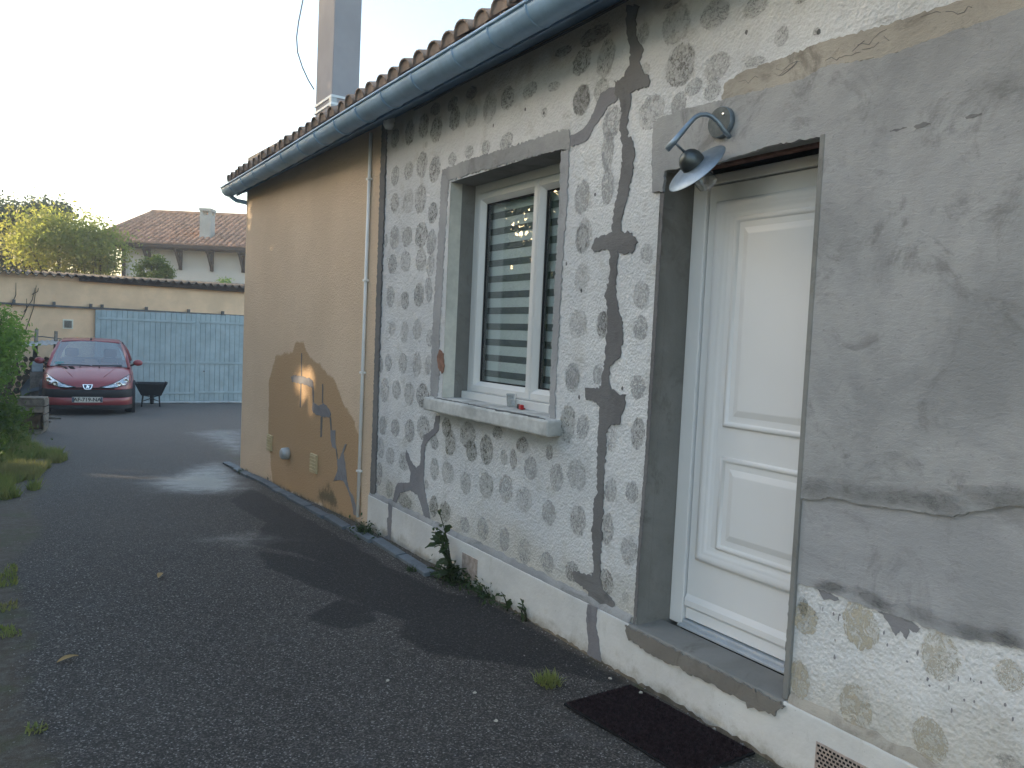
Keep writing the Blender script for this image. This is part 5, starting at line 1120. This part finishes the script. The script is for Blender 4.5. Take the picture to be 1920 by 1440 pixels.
    for sx in (-1, 1):
        for y in (-1.22, 1.22):
            MB().lathe([(.30, .02), (.36, .02), (.37, -.03)], 24, Matrix.Translation((sx*.812, y, .29)) @ Matrix.Rotation(RAD(90*sx), 4, 'Y')).build('wheel_arch', M['bumper'], t)
            R_ = Matrix.Translation((sx*.735, y, .285)) @ Matrix.Rotation(RAD(90*sx), 4, 'Y')
            w_ = MB().lathe([(.17, -.09), (.26, -.09), (.285, -.07), (.285, .07), (.26, .09), (.17, .09)], 28, R_).build('wheel', M['rubber'], t, True)
            MB().lathe([(0, .06), (.06, .07), (.09, .05), (.15, .06), (.18, .085), (.175, -.05)], 20, R_).build('rim', M['rim'], w_, True)
mk_car()

# ------------------------------------------------------------------ wheelbarrow
def mk_barrow():
    p = G(283, 762); t = thing('wheelbarrow', 'empty black wheelbarrow standing between red car and blue gate', 'wheelbarrow', tuple(p), RAD(-10))
    tr = MB(); rings = [(-.20, .22, -.16, .22, .27), (-.32, .33, -.28, .36, .53), (-.335, .345, -.295, .375, .535), (-.33, .34, -.29, .37, .55), (-.31, .32, -.27, .35, .53), (-.19, .21, -.15, .21, .285)]
    for x0, x1, y0, y1, z in rings: tr.v += [(x0, y0, z), (x1, y0, z), (x1, y1, z), (x0, y1, z)]
    tr.f = [(i*4+k, i*4+(k+1) % 4, i*4+4+(k+1) % 4, i*4+4+k) for i in range(5) for k in range(4)]+[(3, 2, 1, 0), (20, 21, 22, 23)]
    tr.build('tray', M['barrow'], t, bevel=.012)
    for s_ in (-1, 1):
        MB().tube([(s_*.31, -.62, .60), (s_*.27, -.3, .46), (s_*.20, 0, .27), (s_*.06, .55, .19)], .017, 8).build('handle', M['barrow'], t, True)
        MB().tube([(s_*.17, -.08, .27), (s_*.19, -.16, .02), (s_*.19, -.10, .005), (s_*.17, .10, .25)], .016, 8).build('leg', M['barrow'], t, True)
        MB().tube([(s_*.31, -.62, .60), (s_*.315, -.72, .615)], .022, 8).build('grip', M['rubber'], t)
        MB().tube([(s_*.18, -.12, .13), (0, -.12, .20)], .010, 6).build('brace', M['barrow'], t)
    MB().lathe([(.10, -.03), (.16, -.04), (.18, 0), (.16, .04), (.10, .03)], 20, Matrix.Translation((0, .55, .18)) @ Matrix.Rotation(RAD(90), 4, 'Y')).build('wheel', M['rubber'], t, True)
mk_barrow()

# ------------------------------------------------------------------ clutter left of the car
def mk_stack():
    y0 = 19.2; zg = float(gh(y0)); xl = ony(28, 700, y0)[0]; xr = ony(98, 700, y0)[0]
    t = thing('log_stack', 'dark stack of split logs under a pale sheet left of the car', 'firewood', ((xl+xr)/2, y0, zg)); r_ = random.Random(6); z = zg+.08; row = 0
    while z < zg+1.12:
        x = xl-.6+(row % 2)*.07
        while x < xr+.02:
            R_ = r_.uniform(.05, .085); n = r_.choice([5, 6, 7]); yy = y0+r_.uniform(-.06, .06); pts = [(x+R_*math.cos(2*math.pi*k/n+row)*r_.uniform(.8, 1.1), z+R_*math.sin(2*math.pi*k/n+row)*r_.uniform(.8, 1.1)) for k in range(n)]
            MB().prism(pts, lambda a, b, d: (a, yy+.45-d, b), .45).build('log', M['log'], t); x += R_*2.05
        z += .135; row += 1
    for px in (66, 104): 
        p = ony(px, 660, y0+.25); q = ony(px+(3 if px < 80 else 1), 617 if px < 80 else 621, y0+.35); MB().tube([(p[0]-.05, p[1], zg), p, q], [.05, .045, .035], 7).build('stake', M['oldwood'], t)
    MB().tube([ony(42, 632, y0+.3), ony(80, 631, y0+.3), ony(126, 637, y0+.3)], .012, 5).build('cross_wire', M['cable'], t)
    s_ = [ony(30, 648, y0-.25), ony(100, 636, y0-.25), ony(112, 646, y0-.35), ony(38, 650, y0-.45)]
    mb = MB(); a = np.array(s_); nn = 25
    for v in (0, 1):
        for i in range(nn):
            u = i/(nn-1); q = (a[0]*(1-u)+a[1]*u)*(1-v)+(a[3]*(1-u)+a[2]*u)*v; mb.v.append((q[0], y0-.45+v*1.0 if v == 0 else y0+.45, q[2]+.012*math.sin(u*60)))
    mb.v = []
    zl_, zr_ = ony(30, 648, y0)[2], ony(104, 638, y0)[2]
    for y in (y0-.4, y0+.55):
        for i in range(nn): u = i/(nn-1); x = xl-.4+(xr+.12-xl+.4)*u; mb.v.append((x, y, zl_+(zr_-zl_)*u+.012*math.sin(u*70)-(.07 if y < y0 else 0)))
    mb.f = [(i, i+1, nn+i+1, nn+i) for i in range(nn-1)]
    sh = mb.build('cover_sheet', M['sheet']); tag(sh, 'pale corrugated sheet covering the log stack left of the car', 'sheet'); m = sh.modifiers.new('t', 'SOLIDIFY'); m.thickness = .006
    c = ony(70, 688, y0-.35); tb = thing('plastic_tub', 'small pale bluish tub wedged beside the log stack', 'tub', (c[0], c[1], zg)); 
    MB().box(c[0]-.10, c[0]+.10, c[1]-.1, c[1]+.1, c[2]-.10, c[2]+.11).build('tub_wall', M['palebox'], tb, bevel=.02); MB().box(c[0]-.13, c[0]+.13, c[1]-.12, c[1]+.12, zg, c[2]-.101).build('tub_stand', M['oldwood'], tb)
    # tarp draped in front
    n = 16; gx = np.linspace(0, 1, n); mb = MB(); cc = G(84, 768)
    for i in range(n):
        for j in range(n):
            u, v = gx[i], gx[j]; x = cc[0]-.42+.62*u; y = cc[1]+.15+.9*v; hh = .62*math.sin(math.pi*min(1, .2+.8*v))*math.sin(math.pi*(.12+.76*u))**.5
            mb.v.append((x, y, cc[2]+.02+hh+.05*noise.noise(Vector((u*4, v*4, 1)))))
    mb.f = [(i*n+j, (i+1)*n+j, (i+1)*n+j+1, i*n+j+1) for i in range(n-1) for j in range(n-1)]
    tp = mb.build('tarpaulin', M['tarp'], None, True); tag(tp, 'rumpled dark grey tarpaulin heap between log stack and car', 'tarpaulin')
mk_stack()
def mk_crate():
    p = G(60, 810); t = thing('wooden_crate', 'weathered wooden crate on end at the left edge of the drive', 'crate', tuple(p), RAD(-12)); w_, d_, h = .19, .17, .56
    for k in range(3): MB().box(-w_, w_, -d_+k*.115, -d_+k*.115+.105, h-.025, h).build('top_board', M['oldwood'], t, bevel=.003)
    for s_ in (-1, 1):
        for k in range(4): MB().box(s_*w_-.012, s_*w_+.012, -d_, d_, .06+k*.122, .165+k*.122).build('side_board', M['oldwood'], t, bevel=.003)
    for k in range(2): MB().box(-w_+.014, w_-.014, -d_-.012, -d_+.004, .33+k*.105, .425+k*.105).build('front_board', M['oldwood'], t, bevel=.003)
    MB().box(-w_+.014, w_-.014, d_-.02, d_, .03, h-.03).build('back_board', M['log'], t); MB().box(-w_, w_, -d_, d_, .03, .055).build('bottom_board', M['oldwood'], t)
    for s_ in (-1, 1): MB().box(s_*.12-.05, s_*.12+.05, -d_-.05, d_, 0, .03).build('bearer', M['oldwood'], t)
    MB().box(-w_+.03, w_-.03, -d_+.03, d_-.03, .056, .31).build('bark_fill', M['log'], t, bevel=.04)
mk_crate()
r_ = random.Random(17)
labs = ['split stick lying just right of the wooden crate', 'pale scrap of wood on the ground near the crate foot', 'short wood offcut between crate and car']
for k, (px, py) in enumerate([(90, 778), (82, 792), (98, 786)]):
    p = G(px, py); o = link('wood_scrap', MB().tube([(-.14, 0, 0), (0, .01, .005), (.14, 0, 0)], [.018, .024, .014], 6).mesh('wood_scrap', M['oldwood']), None, (p[0], p[1], p[2]+.022), (0, 0, r_.uniform(0, 3))); tag(o, labs[k], 'wood scrap', 'wood scraps beside the crate')

# ------------------------------------------------------------------ added veil standing in for lens glare: a thin even haze round everything
def mk_glare_haze():
    m = bpy.data.materials.new('glare_haze'); m.use_nodes = True; t = m.node_tree; t.nodes.clear()
    v = t.nodes.new('ShaderNodeVolumePrincipled'); v.inputs['Color'].default_value = (.92, .95, 1, 1); v.inputs['Density'].default_value = HAZE
    o = t.nodes.new('ShaderNodeOutputMaterial'); t.links.new(v.outputs[0], o.inputs['Volume'])
    b = MB().box(-610, 610, -410, 910, -1.7, 11.5).build('glare_haze', m); b['kind'] = 'stuff'
HAZE = .003
mk_glare_haze()
